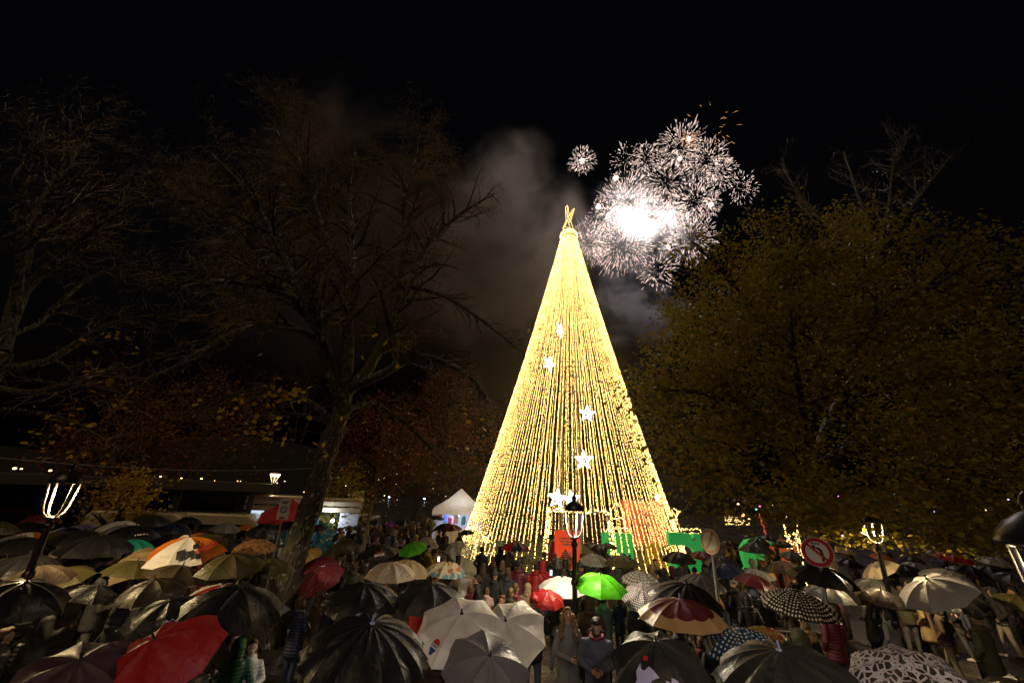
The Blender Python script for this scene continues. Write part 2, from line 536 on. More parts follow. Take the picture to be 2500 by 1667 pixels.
# star on top, seen almost from the side
def star_pts(r, r2=.42, n=5, rot=PI / 2):
    return [((r if k % 2 == 0 else r * r2) * math.cos(rot + PI * k / n), (r if k % 2 == 0 else r * r2) * math.sin(rot + PI * k / n)) for k in range(2 * n)]
m_goldstar = emit('gold_tube', (1, .75, .25), 3.0)
ts = MB()
so = [(-.52, 0), (.5, 0), (.16, .9), (.62, 2.55), (.06, 1.5), (-.2, 2.6), (-.12, 1.0), (-.52, 0)]
for yy in (-.18, .18):
    ts.tube([(x, yy, z) for x, z in so], .022, 5)
for x, z in so[:-1]:
    ts.tube([(x, -.18, z), (x, .18, z)], .025, 4)
st = ts.build('star_topper', m_goldstar, xm, M=Matrix.Translation((-.05, 0, TZ + .85)) @ Matrix.Rotation(.45, 4, 'Z') @ Matrix.Scale(.88, 4))
MB().tube([(0, 0, TZ + .4), (-.05, 0, TZ + .85)], .05, 6).build('star_pole', m_goldstar, xm)
# white stars hanging in the strings
m_starfill = emit('white_star_mesh', (.9, .92, 1), 1.3)
def hung_star(px, py, yy, r, rz, tilt):
    p = at(px, py, y=yy)
    mb = MB()
    sp = star_pts(r); sp.append(sp[0])
    mb.tube([(x, 0, z) for x, z in sp], .05, 5, 0)
    r_ = random.Random(px)
    pts = []
    for i in range(len(sp) - 1):
        for k in range(9):
            t = k / 9
            pts.append((sp[i][0] * (1 - t) + sp[i + 1][0] * t, -.05, sp[i][1] * (1 - t) + sp[i + 1][1] * t))
    for _ in range(70):
        i = r_.randrange(10); a, b = math.sqrt(r_.random()), r_.random()
        pts.append((a * (sp[i][0] * (1 - b) + sp[i + 1][0] * b), -.03, a * (sp[i][1] * (1 - b) + sp[i + 1][1] * b)))
    bulbs(mb, pts, .035, 1)
    mb.build('star', [m_starfill, m_white_bulb], xm, M=Matrix.Translation(p - Vector((TX, TY, 0))) @ Matrix.Rotation(rz, 4, 'Z') @ Matrix.Rotation(tilt, 4, 'Y'))
hung_star(1433, 1010, 23.6, .48, .1, .05)
hung_star(1425, 1123, 22.6, .50, 0, -.05)
hung_star(1360, 1216, 21.7, .46, -.1, .1)
hung_star(1395, 1220, 21.6, .46, .1, -.15)
hung_star(1340, 888, 24.5, .52, .7, .3)
hung_star(1366, 806, 25.2, .52, 1.0, .35)
# lit portal over the entrance
gp = Vector((math.cos(face), math.sin(face), 0)) * (TR - .75)
gt = Vector((-math.sin(face), math.cos(face), 0))
pb = MB()
for (a, b) in (((-1.5, 3.0), (1.5, 3.0)), ((-1.5, 3.0), (-1.72, .05)), ((1.5, 3.0), (1.72, .05))):
    A, B = gp + gt * a[0] + Vector((0, 0, a[1])), gp + gt * b[0] + Vector((0, 0, b[1]))
    pb.tube([A, B], .05, 6, 0)
    n = int((B - A).length / .05)
    bulbs(pb, [A.lerp(B, random.random()) + Vector((random.uniform(-.09, .09), random.uniform(-.09, .09), random.uniform(-.09, .09))) for i in range(n * 2)], .024, 1)
pb.build('portal', [m_mast, m_bulb], xm)

# ------------------------------------------------------------------ fireworks and their smoke
m_spark = emit('spark_white', (1, .74, .64), 6.0)
m_spark_o = emit('spark_orange', (1, .5, .2), 9.0)
FY = 56.0
FZ = 600 / 1742
def needle(mb, p, d, L, w):
    d = d.normalized()
    u = d.cross(Vector((0, 1, 0)))
    u = u.normalized() if u.length > .05 else Vector((1, 0, 0))
    q = d.cross(u)
    m_ = p + d * L * .6
    mb.add([p, m_ + u * w, m_ + q * w, m_ - u * w, m_ - q * w, p + d * L],
           [(0, 2, 1), (0, 3, 2), (0, 4, 3), (0, 1, 4), (5, 1, 2), (5, 2, 3), (5, 3, 4), (5, 4, 1)])
def burst(zx, zy, R, n, inner, label, orange=False, core=0.0, w=.05, dy=0.0):
    c = at(1300 + zx * FZ, 200 + zy * FZ, y=FY + dy)
    k = depth(c) / FPX * FZ
    Rm = R * k
    t = thing('firework_burst', label, 'firework', c, group='fireworks bursting beside the light tree')
    mb = MB(); r_ = random.Random(int(zx * 7 + zy))
    for _ in range(int(n * 1.25)):
        d = Vector((r_.gauss(0, 1), r_.gauss(0, 1), r_.gauss(0, 1))).normalized()
        s_ = Rm * (inner + (1 - inner) * r_.random() ** .7)
        jd = (d + Vector((0, 0, -.12 * s_ / Rm)) + Vector((r_.gauss(0, .1), 0, r_.gauss(0, .1))))
        needle(mb, d * s_, jd, Rm * (r_.uniform(.05, .17) if r_.random() < .75 else r_.uniform(.18, .34)) + .12, w * .17 * r_.uniform(.6, 1.2))
    struct(mb.build('spark_shell', m_spark_o if orange else m_spark, t), 'stuff')
    if core:
        cm = MB().ball((0, 0, 0), core, 0, 14, 9)
        for _ in range(60):
            d = Vector((r_.gauss(0, 1), r_.gauss(0, 1), r_.gauss(0, 1))).normalized()
            needle(cm, d * core * .6, d, core * r_.uniform(.7, 1.9), .04)
        cm.build('burning_core', m_core if core > .4 else m_spark, t)
    return t
m_core = emit('core_white', (1, .88, .82), 1150.0)
BUR = [(350, 560, 92, 230, .05, 'small round firework alone above the left of the star', False, .22, .055),
       (665, 540, 120, 90, .3, 'sparse firework shell left of the tallest shell', False, 0, .05),
       (810, 550, 115, 210, .2, 'dense streaky firework shell next to the tallest shell', False, 0, .05),
       (1050, 460, 165, 420, .2, 'tallest round firework shell with many streaks', False, 0, .05),
       (1110, 405, 60, 70, .0, 'orange glowing small firework at top of the tallest shell', True, .18, .05),
       (1045, 545, 60, 70, .0, 'small glowing firework low inside the tallest shell', False, .18, .05),
       (1230, 560, 150, 330, .3, 'wide firework shell right of the tallest shell', False, 0, .05),
       (1330, 640, 115, 200, .3, 'firework shell with long tails beside the leafy tree top', False, 0, .05),
       (1470, 750, 112, 120, .25, 'sparse firework shell in front of the leafy tree top', False, 0, .055),
       (1265, 870, 75, 90, .0, 'small orange hearted firework above the leafy tree', False, .2, .05),
       (1150, 850, 165, 380, .25, 'big firework shell between white core and orange hearted firework', False, 0, .05),
       (650, 850, 190, 440, .15, 'densest firework shell upper left of the white core', False, 0, .055),
       (770, 945, 200, 480, .1, 'overexposed firework with burning white core', False, .55, .055),
       (985, 930, 130, 330, .1, 'bright firework just right of the white core', False, .3, .055),
       (400, 1140, 150, 420, .15, 'firework shell touching the light tree tip', False, 0, .05),
       (640, 1150, 215, 520, .35, 'wide low firework shell under the white core', False, 0, .05),
       (880, 1345, 130, 170, .2, 'lowest firework with straight white rays', False, 0, .065),
       (965, 1165, 62, 70, .0, 'small glowing firework right above the lowest one', False, .18, .05),
       (1100, 1120, 180, 380, .3, 'firework shell seen through the leafy tree branches', False, 0, .05),
       (950, 720, 150, 230, .2, 'firework shell filling the gap above the white core', False, 0, .05),
       (592, 680, 38, 60, .0, 'tiny glowing firework over the densest shell', False, .22, .05),
       (468, 885, 45, 60, .0, 'tiny glowing firework at the left rim of the densest shell', False, .24, .05),
       (530, 960, 150, 300, .2, 'firework shell left of the white core', False, .15, .05),
       (1240, 330, 190, 26, .4, 'loose orange sparks drifting above the fireworks', True, 0, .03)]
for i, b in enumerate(BUR):
    burst(*b, dy=random.uniform(-3, 3))

def smoke_mat(name, dens, c, sc_, seed, thr=.42):
    m = bpy.data.materials.new(name); m.use_nodes = True
    nt = m.node_tree; nt.nodes.remove(nt.nodes['Principled BSDF'])
    out = nt.nodes['Material Output']
    pv = N(nt, 'ShaderNodeVolumePrincipled'); pv.inputs['Color'].default_value = c4(c); pv.inputs['Anisotropy'].default_value = .15
    tc = N(nt, 'ShaderNodeTexCoord')
    nw = N(nt, 'ShaderNodeTexNoise'); nw.inputs['Scale'].default_value = 1.3; nw.inputs['Detail'].default_value = 3
    nt.links.new(tc.outputs['Object'], nw.inputs['Vector'])
    sbv = N(nt, 'ShaderNodeVectorMath', operation='SUBTRACT'); sbv.inputs[1].default_value = (.5, .5, .5); nt.links.new(nw.outputs['Color'], sbv.inputs[0])
    mav = N(nt, 'ShaderNodeVectorMath', operation='MULTIPLY_ADD'); mav.inputs[1].default_value = (1.5, 1.5, 1.5); nt.links.new(sbv.outputs[0], mav.inputs[0]); nt.links.new(tc.outputs['Object'], mav.inputs[2])
    ln = N(nt, 'ShaderNodeVectorMath', operation='LENGTH'); nt.links.new(mav.outputs[0], ln.inputs[0])
    fo = N(nt, 'ShaderNodeMapRange', interpolation_type='SMOOTHSTEP'); fo.inputs[1].default_value = .85; fo.inputs[2].default_value = .1; fo.inputs[3].default_value = 0; fo.inputs[4].default_value = 1
    nt.links.new(ln.outputs['Value'], fo.inputs[0])
    ad = N(nt, 'ShaderNodeVectorMath', operation='ADD'); ad.inputs[1].default_value = (seed, seed * 2.3, 0); nt.links.new(tc.outputs['Object'], ad.inputs[0])
    nz = N(nt, 'ShaderNodeTexNoise'); nz.inputs['Scale'].default_value = sc_; nz.inputs['Detail'].default_value = 4; nz.inputs['Distortion'].default_value = .8
    nt.links.new(ad.outputs[0], nz.inputs['Vector'])
    mr = N(nt, 'ShaderNodeMapRange', interpolation_type='SMOOTHSTEP'); mr.inputs[1].default_value = thr; mr.inputs[2].default_value = thr + .25
    nt.links.new(nz.outputs[0], mr.inputs[0])
    m1 = N(nt, 'ShaderNodeMath', operation='MULTIPLY'); nt.links.new(fo.outputs[0], m1.inputs[0]); nt.links.new(mr.outputs[0], m1.inputs[1])
    m2 = N(nt, 'ShaderNodeMath', operation='MULTIPLY'); nt.links.new(m1.outputs[0], m2.inputs[0]); m2.inputs[1].default_value = dens
    nt.links.new(m2.outputs[0], pv.inputs['Density'])
    nt.links.new(pv.outputs[0], out.inputs['Volume'])
    return m
def smoke(px, py, y, rad, dens, c, sc_, seed, label, thr=.42):
    p = at(px, py, y=y)
    mb = MB().ball((0, 0, 0), 1, 0, 20, 12)
    o = mb.build('smoke_cloud', smoke_mat('smoke_%d' % seed, dens, c, sc_, seed, thr), None, M=Matrix.Translation(p) @ Matrix.Diagonal((*rad, 1)))
    o['kind'] = 'stuff'
    tag(o, label, 'smoke')
smoke(1240, 580, 46, (17, 10, 20), .36, (.66, .6, .55), 2.6, 3, 'grey smoke cloud glowing left of the light tree tip', .36)
smoke(1560, 540, 57, (14, 8, 12), .13, (.75, .72, .75), 2.6, 11, 'white lit smoke around the fireworks')
smoke(830, 330, 50, (20, 8, 16), .08, (.5, .4, .34), 1.6, 23, 'thin brown smoke drifting over the bare tree')
smoke(980, 640, 47, (28, 9, 22), .05, (.55, .44, .36), 1.4, 41, 'brown haze of smoke hanging behind the bare tree', .3)
smoke(1545, 740, 50, (10, 6, 9), .34, (.6, .62, .72), 2.6, 31, 'bluish smoke patch between light tree and leafy tree')
p = Vector((TX, TY, 9.5))
o = MB().ball((0, 0, 0), 1, 0, 24, 14).build('smoke_cloud', smoke_mat('tree_mist', .0075, (.95, .9, .8), 1.2, 57, .2), None, M=Matrix.Translation(p) @ Matrix.Diagonal((15, 13, 19, 1)))
o['kind'] = 'stuff'; tag(o, 'thin rain mist glowing gold around the light tree', 'mist')
# ------------------------------------------------------------------ lantern lamp posts
m_iron = mat('black_painted_iron', (.012, .012, .013), .35, .0, var=.3, spec=.6)
m_led_w = emit('led_warm', (1, .72, .36), 60.0)
m_led_c = emit('led_neutral', (1, .86, .66), 60.0)
def lamp_post(label, x, y, zl, led, energy, color, rot=0.3, s=1.0, lean=0.0):
    """zl = height of the lantern's middle; lantern .42 wide"""
    t = thing('lamp_post', label, 'street lamp', (x, y, 0), rot, 'lantern lamp posts on the square')
    zb = zl - .36 * s                                   # bottom of the lantern cage
    MB().lathe([(.17, 0), (.17, .25), (.12, .3), (.10, .7), (.075, .76), (.062, 1.0)], 14).build('base', m_iron, t, smooth=False)
    MB().lathe([(.06, .9), (.055, zb - .95), (.085, zb - .92), (.085, zb - .86), (.058, zb - .82), (.05, zb - .2), (.075, zb - .15), (.075, zb - .1), (.045, zb - .06), (.05, zb + .02)], 14).build('pole', m_iron, t)
    MB().lathe([(.02, 0), (.095, .0), (.1, .03), (.05, .05)], 12).build('collar', m_iron, t, M=Matrix.Translation((0, 0, zb)))
    for k in range(4):                                  # curved bars of the cage
        a = PI / 4 + k * PI / 2
        pr = [(.07, .03), (.13, .08), (.165, .18), (.185, .34), (.205, .52)]
        mb = MB(); mb.tube([(r * s * math.cos(a), r * s * math.sin(a), z * s) for r, z in pr], .016 * s, 6)
        mb.build('cage_bar', m_iron_l, t, M=Matrix.Translation((0, 0, zb)), smooth=True)
    c = MB().lathe([(r * s, z * s) for r, z in ((.02, .56), (.205, .53), (.212, .55), (.2, .59), (.15, .66), (.08, .71), (.045, .73), (.045, .76), (.055, .77), (.04, .82), (.015, .85))], 32, c=(0, 0, zb)).build('roof_cap', m_iron, t, smooth=True)
    MB().lathe([(.01, .545 * s - .012), (.15, .545 * s - .012), (.15, .552 * s - .012), (.01, .552 * s - .012)], 16, c=(0, 0, zb)).build('led_plate', led, t)
    lamp_light('SPOT', 'lamp_light', t, (0, 0, zb + .5), energy, color, .09, (RAD(168), .25))
    return t
m_iron_l = mat('cage_iron', (.14, .135, .125), .3, .0, var=.2)
pC = at(1402, 1268, zc=9.3)
pL = at(150, 1206, zc=7.3)
pR = at(2133, 1292, zc=11.0)
pN = at(2585, 1412, zc=2.35)
lamp_post('black lantern lamp post standing in front of the light tree', pC.x, pC.y, pC.z, m_led_c, 480, (1, .84, .58), .35, 1.1)
lamp_post('black lantern lamp post with yellow lit bars by the blue arrow sign', pL.x, pL.y, pL.z, m_led_w, 460, (1, .72, .34), .5, 1.14)
lamp_post('black lantern lamp post half hidden in the leaves of the yellow tree', pR.x, pR.y, pR.z, m_led_w, 800, (1, .72, .36), .15)
lamp_post('close black lantern lamp post beside the dark open paving', pN.x, pN.y, pN.z, m_led_w, 110, (1, .8, .5), .75)
# the next lamp of the row, on the camera's own side of the square: cold lilac light on the near umbrellas
lamp_post('lantern lamp post with cold lilac lamp on the near side of the square', 0.6, -3.6, 5.8, m_led_c, 580, (.94, .86, 1.0), .2)
# tall plain street lamp far behind the bare trunk
m_grey = mat('grey_steel', (.25, .25, .25), .45, .4)
q = at(671, 1163, y=24)
t = thing('street_lamp', 'slim tall street lamp glowing yellow behind the bare trunk', 'street lamp', (q.x, q.y, 0))
MB().tube([(0, 0, 0), (0, 0, q.z - .2)], [.07, .04], 8).build('pole', m_grey, t)
hd = MB().lathe([(.05, -.2), (.14, -.05), (.24, .14), (.2, .2), (.05, .26)], 12).build('lamp_head', m_grey, t, M=Matrix.Translation((0, 0, q.z)))
for k in range(4):
    a = k * PI / 2 + .5
    MB().tube([(.08 * math.cos(a), .08 * math.sin(a), -.3), (.25 * math.cos(a), .25 * math.sin(a), .12)], .015, 4).build('bracket', emit('warm_glass', (1, .75, .35), 3.0), t, M=Matrix.Translation((0, 0, q.z)))
MB().ball((0, 0, q.z + .1), (.25, .25, .13), 0, 12, 8).build('lamp_glass', emit('lamp_yellow', (1, .75, .35), 14.0), t)
lamp_light('POINT', 'lamp_light', t, (0, 0, q.z - .45), 120, (1, .75, .4), .12)
q = at(430, 1252, y=27)
t = thing('street_lamp', 'small distant street lamp glowing behind the vans', 'street lamp', (q.x, q.y, 0))
MB().tube([(0, 0, 0), (0, 0, q.z - .1), (.25, 0, q.z + .08)], [.06, .04, .03], 6).build('pole', m_grey, t)
MB().ball((.3, 0, q.z), (.22, .14, .07), 0, 10, 6).build('lamp_glass', emit('lamp_far', (1, .8, .5), 12), t)

# ------------------------------------------------------------------ signs
m_signw = mat('sign_white', (.8, .8, .82), .35, var=.06)
m_signr = mat('sign_red', (.5, .015, .02), .35, var=.1)
m_signb = mat('sign_blue', (.02, .05, .45), .35, var=.1)
m_black = mat('print_black', (.012, .012, .014), .5)
m_text = mat('print_dark', (.06, .06, .07), .5)
def disc(mb, r0, r1, y, mi, n=36, th=0.0):
    vs = [(r1 * math.cos(2 * PI * k / n), y, r1 * math.sin(2 * PI * k / n)) for k in range(n)]
    if r0 <= 0:
        mb.add(vs, [tuple(range(n))], mi)
    else:
        vs += [(r0 * math.cos(2 * PI * k / n), y, r0 * math.sin(2 * PI * k / n)) for k in range(n)]
        mb.add(vs, [(k, (k + 1) % n, (k + 1) % n + n, k + n) for k in range(n)], mi)
def round_sign(name, label, p, r, rz, field, ring, slash=None, cat='traffic sign', post_off=0.0, tilt=0.0):
    t = thing(name, label, cat, (p.x, p.y, 0), rz)
    MB().tube([(0, .04, 0), (0, .04, p.z + r * .6)], .032, 8).build('post', m_grey, t)
    M = Matrix.Translation((0, 0, p.z)) @ Matrix.Rotation(tilt, 4, 'Y')
    pl = MB()
    n = 36
    pl.prism([(r * math.cos(2 * PI * k / n), r * math.sin(2 * PI * k / n)) for k in range(n)], -.004, .004)
    plate = pl.build('plate', m_signw, t, M=M)
    f = MB(); disc(f, 0, r * .74, -.007, 0); f.build('field', field, plate)
    f = MB(); disc(f, r * .72, r * .965, -.009, 0); f.build('ring', ring, plate)
    if slash is not None:
        MB().box((0, -.011, 0), (r * 1.62, .003, r * .155), M=Matrix.Rotation(slash, 3, 'Y')).build('slash', ring, plate)
    return t, plate
pt = at(1995, 1347, y=10.2)
t, plate = round_sign('turn_ban_sign', 'round no left turn sign with red ring among the leaves', pt, .31, RAD(-28), m_signw, m_signr, RAD(42))
ar = MB()
KS = 1.08
path = [(.085, -.17), (.085, -.05), (.07, .03), (.03, .07), (-.03, .085)]
ar.add([(x + dx, -.010, z + dz) for (x, z) in path for dx, dz in ((-.022, -.012), (.022, .012))], [(2 * i, 2 * i + 1, 2 * i + 3, 2 * i + 2) for i in range(4)])
ar.add([(-.03, -.010, .145), (-.03, -.010, .025), (-.13, -.010, .085)], [(0, 1, 2)])
ar.build('arrow', m_black, plate, M=Matrix.Diagonal((KS, 1, KS, 1)))
for x, w_ in ((-.07, .05), (-.01, .04), (.05, .05)):
    MB().box((x, -.0105, .178), (w_, .002, .035)).build('text_word', m_text, plate)
pt = at(1733, 1321, y=9.4)
t, plate = round_sign('traffic_sign', 'round cream sign turned nearly edge on beside the giant letters', pt, .25, RAD(-68), mat('sign_cream', (.8, .72, .55), .4, var=.08), mat('sign_orange_rim', (.6, .3, .08), .4), RAD(-55))
MB().box((.06, -.01, .1), (.06, .003, .2), M=Matrix.Rotation(RAD(30), 3, 'Y')).build('arrow', m_black, plate)
pt = at(369, 1228, y=22)
t, plate = round_sign('parking_ban_sign', 'round blue no parking sign with plate by the cream van', pt, .3, RAD(30), m_signb, m_signr, RAD(42))
pl = MB().box((0, 0, pt.z - .56), (.42, .012, .36)).build('extra_plate', m_signw, t)
for k in range(4):
    MB().box((0, -.008, pt.z - .44 - k * .08), (.34 - .05 * (k % 2), .002, .035)).build('text_line', m_text, pl)
pt = at(103, 1225, y=19)
t = thing('one_way_sign', 'blue square sign with arrow behind the lit lantern', 'traffic sign', (pt.x, pt.y, 0), RAD(38))
MB().tube([(0, .04, 0), (0, .04, pt.z + .2)], .03, 8).build('post', m_grey, t)
pl = MB().box((0, 0, pt.z), (.5, .012, .5), bev=.003).build('plate', m_signb, t)
MB().add([(x, -.009, pt.z + z) for x, z in ((-.03, -.18), (.03, -.18), (.03, .03), (.1, .03), (0, .19), (-.1, .03), (-.03, .03))], [tuple(range(7))]).build('arrow', m_signw, pl)
# framed notice on two legs
pt = at(867, 1229, y=27)
t = thing('notice_board', 'cream notice board on two thin legs behind the crowd', 'notice board', (pt.x, pt.y, 0), RAD(6))
for s_ in (-.33, .33):
    MB().tube([(s_, .05, 0), (s_, .05, pt.z - .4)], .025, 6).build('leg', m_grey, t)
pl = MB().box((0, 0, pt.z), (.86, .03, 1.55), bev=.01).build('board', mat('board_cream', (.75, .66, .45), .5, var=.06), t)
for k in range(11):
    MB().box((-.02 + .04 * (k % 3), -.018, pt.z + .45 - k * .085), (.6 - .09 * ((k * 3) % 4), .002, .028)).build('text_line', m_text, pl)
MB().box((-.28, -.018, pt.z + .66), (.12, .002, .1)).build('red_emblem', m_signr, pl)
MB().box((-.27, -.018, pt.z - .62), (.2, .002, .15)).build('blue_emblem', m_signb, pl)
# no smoking style banner on a pole
pt = at(693, 1243, y=15.5)
t = thing('ban_banner', 'white banner with round ban symbol in front of the kiosk', 'sign', (pt.x, pt.y, 0), RAD(14))
MB().tube([(0, .03, 0), (0, .03, pt.z + .3)], .025, 6).build('post', m_grey, t)
pl = MB().box((0, 0, pt.z), (.36, .02, .66), bev=.006).build('board', m_signw, t)
rg = MB(); disc(rg, .085, .115, -.013, 0); rg.box((0, -.013, 0), (.2, .002, .024), M=Matrix.Rotation(RAD(45), 3, 'Y')); rg.build('ban_symbol', m_text, pl, M=Matrix.Translation((0, 0, pt.z)))
for k in (0, 1):
    MB().box((0, -.013, pt.z + .25 - k * .05), (.24 - .06 * k, .002, .03)).build('text_line', m_text, pl)
MB().box((0, -.013, pt.z - .27), (.2, .002, .06)).build('orange_stripe', mat('sign_orange', (.6, .12, .03), .5), pl)
# wooden pole of pale timber
pt = at(898, 1262, y=16)
tag(MB().tube([(pt.x, pt.y, 0), (pt.x + .04, pt.y, 3.25)], [.07, .055], 8).build('wooden_post', mat('pale_timber', (.42, .33, .16), .7, bump=.3)), 'pale upright wooden post rising from the crowd by the notice board', 'post')
# red information panel at the entrance of the light tree
m_red = glow_paint('panel_red', (.8, .07, .02), .75)  # glow added to the board's colour, nothing lights it from behind
m_red2 = mat('panel_red_dark', (.38, .02, .012), .5, var=.08)
m_lett = mat('panel_print', (.8, .55, .5), .5)
pt = at(1385, 1362, y=20.0)
t = thing('information_panel', 'big orange red information panel at the light tree entrance', 'information panel', (pt.x, pt.y, 0), RAD(3))
H_ = at(1385, 1296, y=20).z
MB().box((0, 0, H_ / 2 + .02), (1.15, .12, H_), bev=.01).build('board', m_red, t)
MB().prism([(-1.08, .02), (-.56, .02), (-.56, H_ * .82), (-.74, H_ * .8)], .0, .14).build('side_board', m_red2, t)
pg = MB(); pg.add([(x, -.066, z) for x, z in ((-.5, .9), (-.1, 1.5), (.25, 1.1), (.1, .5), (-.35, .45))], [(0, 4, 3, 2, 1)]); pg.build('printed_shape', mat('panel_orange', (.62, .1, .03), .5), t)
for k, ws in enumerate(((.05, .2, .1, .24), (.12, .05, .12, .22), (.05, .26, .16))):
    x = -sum(ws) / 2 - .02 * (len(ws) - 1)
    for w_ in ws:
        MB().box((x + w_ / 2, -.066, H_ - .3 - k * .12), (w_, .002, .075)).build('text_word', m_lett, t)
        x += w_ + .04
for k in range(5):
    MB().box((0, -.066, H_ - .85 - k * .075 - (.12 if k > 2 else 0)), (.62 - .1 * (k % 3), .002, .03)).build('text_line', m_lett, t)

# ------------------------------------------------------------------ giant block letters
m_lg = glow_paint('letter_green', (.05, .62, .13), .3)  # letters brightened by emission put into their colour, no lamps inside
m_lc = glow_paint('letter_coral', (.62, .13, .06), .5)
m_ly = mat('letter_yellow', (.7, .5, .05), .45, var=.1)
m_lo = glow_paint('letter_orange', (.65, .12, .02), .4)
def letter(label, px, py, y, poly, s, th, m_, rz=0.0, hole=None, z0=None):
    p = at(px, py, y=y)
    zz = 0 if z0 is None else z0
    t = thing('giant_letter', label, 'giant letter', (p.x, p.y, 0), rz, 'giant coloured block letters around the light tree')
    MB().prism([(x * s, z * s + zz) for x, z in poly], -th / 2, th / 2).build('letter_block', m_, t)
    MB().box((0, 0, .03 if z0 is None else zz / 2), (1.0 * s, th * 1.3, .06 if z0 is None else zz)).build('plinth', m_grey, t)
    return t
CREV = [(-.5, 0), (.5, 0), (.5, 1.3), (.28, 1.3), (.22, 1.12), (.16, 1.3), (-.5, 1.3), (-.5, .95), (.05, .95), (.22, .85), (.3, .68), (.2, .52), (.02, .45), (-.5, .45)]
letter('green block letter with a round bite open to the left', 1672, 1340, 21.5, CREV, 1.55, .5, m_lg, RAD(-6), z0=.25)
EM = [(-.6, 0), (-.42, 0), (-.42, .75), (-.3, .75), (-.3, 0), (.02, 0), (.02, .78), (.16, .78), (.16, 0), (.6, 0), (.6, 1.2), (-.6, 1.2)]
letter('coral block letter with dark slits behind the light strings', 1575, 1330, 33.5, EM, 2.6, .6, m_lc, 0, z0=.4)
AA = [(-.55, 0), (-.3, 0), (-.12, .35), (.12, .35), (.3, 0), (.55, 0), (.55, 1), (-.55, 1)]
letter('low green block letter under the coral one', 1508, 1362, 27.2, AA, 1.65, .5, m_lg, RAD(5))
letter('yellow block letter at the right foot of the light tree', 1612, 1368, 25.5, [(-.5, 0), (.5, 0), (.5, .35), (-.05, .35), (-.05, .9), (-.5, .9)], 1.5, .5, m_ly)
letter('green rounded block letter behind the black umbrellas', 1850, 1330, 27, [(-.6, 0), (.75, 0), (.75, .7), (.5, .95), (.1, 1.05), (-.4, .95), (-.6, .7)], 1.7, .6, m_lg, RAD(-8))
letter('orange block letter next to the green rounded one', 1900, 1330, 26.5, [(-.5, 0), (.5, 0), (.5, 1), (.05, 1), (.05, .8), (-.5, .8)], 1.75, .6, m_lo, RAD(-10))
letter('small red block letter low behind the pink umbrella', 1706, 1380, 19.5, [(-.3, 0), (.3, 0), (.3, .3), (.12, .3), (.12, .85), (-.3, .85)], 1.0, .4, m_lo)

# ------------------------------------------------------------------ market tent and kiosk
m_canvas = cloth('white_canvas', (.75, .7, .62), .25, .6)
m_pole = mat('white_pole', (.6, .6, .62), .4)
m_ledblue = emit('cold_led', (.75, .85, 1), 40.0)
pt = at(1118, 1300, y=33.0)
t = thing('market_tent', 'white peaked market tent with cold lamps and colourful goods', 'tent', (pt.x, pt.y, 0), RAD(8))
W, E_, PK = 2.0, 2.3, 3.75
rf = MB()
nn = 8
prof = [(1, 0), (.72, .22), (.42, .5), (.18, .8), (0.02, 1)]
rows = []
for s_, h_ in prof:
    ring = []
    for (ax, ay), (bx, by) in (((-1, -1), (1, -1)), ((1, -1), (1, 1)), ((1, 1), (-1, 1)), ((-1, 1), (-1, -1))):
        for k in range(nn):
            u = k / nn
            ring.append(((ax + (bx - ax) * u) * W * s_, (ay + (by - ay) * u) * W * s_, E_ + (PK - E_) * h_ - .05 * math.sin(PI * u) * (1 - h_)))
    rows.append(ring)
vs = [p for r_ in rows for p in r_]
nr = 4 * nn
rf.add(vs, [(i * nr + k, i * nr + (k + 1) % nr, (i + 1) * nr + (k + 1) % nr, (i + 1) * nr + k) for i in range(len(prof) - 1) for k in range(nr)])
roof = rf.build('tent_roof', m_canvas, t)
vl = MB()
vl.add([(x, y, z) for (x, y, z) in rows[0]] + [(x * 1.005, y * 1.005, E_ - .28 - .03 * (k % 2)) for k, (x, y, z) in enumerate(rows[0])], [(k, nr + k, nr + (k + 1) % nr, (k + 1) % nr) for k in range(nr)])
vl.build('valance', m_canvas, roof)
for sx in (-1, 1):
    for sy in (-1, 1):
        MB().tube([(sx * W * .97, sy * W * .97, 0), (sx * W * .97, sy * W * .97, E_)], .03, 6).build('tent_leg', m_pole, t)
MB().box((0, W * .9, E_ / 2), (W * 1.9, .02, E_ * .98)).build('back_wall', mat('tent_wall', (.5, .52, .7), .6), t)
ct = MB().box((0, -W * .55, .5), (W * 1.7, .7, 1.0), bev=.02).build('counter', mat('stall_cloth', (.65, .62, .7), .7), t)
for k, cc in enumerate(((.6, .04, .06), (.1, .2, .6), (.7, .1, .25), (.85, .8, .85), (.08, .35, .5), (.6, .05, .1), (.7, .65, .1))):
    o = MB(); o.box((0, 0, -.3), (.32, .12, .6), bev=.04); o.tube([(0, 0, 0), (0, 0, .12)], .01, 4)
    o = o.build('hanging_toy', mat('toy_%d' % k, cc, .5), None, M=Matrix.Translation((pt.x - 1.6 + k * .5, pt.y + 1.0 * math.cos(k), 1.95 - .1 * (k % 3))))
    tag(o, ['red', 'blue', 'pink', 'white', 'teal', 'dark red', 'yellow'][k] + ' goods hanging inside the white market tent', 'goods', 'goods hanging in the market tent')
for k in (-.6, .5):
    MB().box((k, -.4, E_ - .25), (.3, .12, .08), bev=.02).build('lamp', m_ledblue, t)
lamp_light('POINT', 'lamp_light', t, (0, -.4, E_ - .4), 160, (.8, .88, 1), .15)
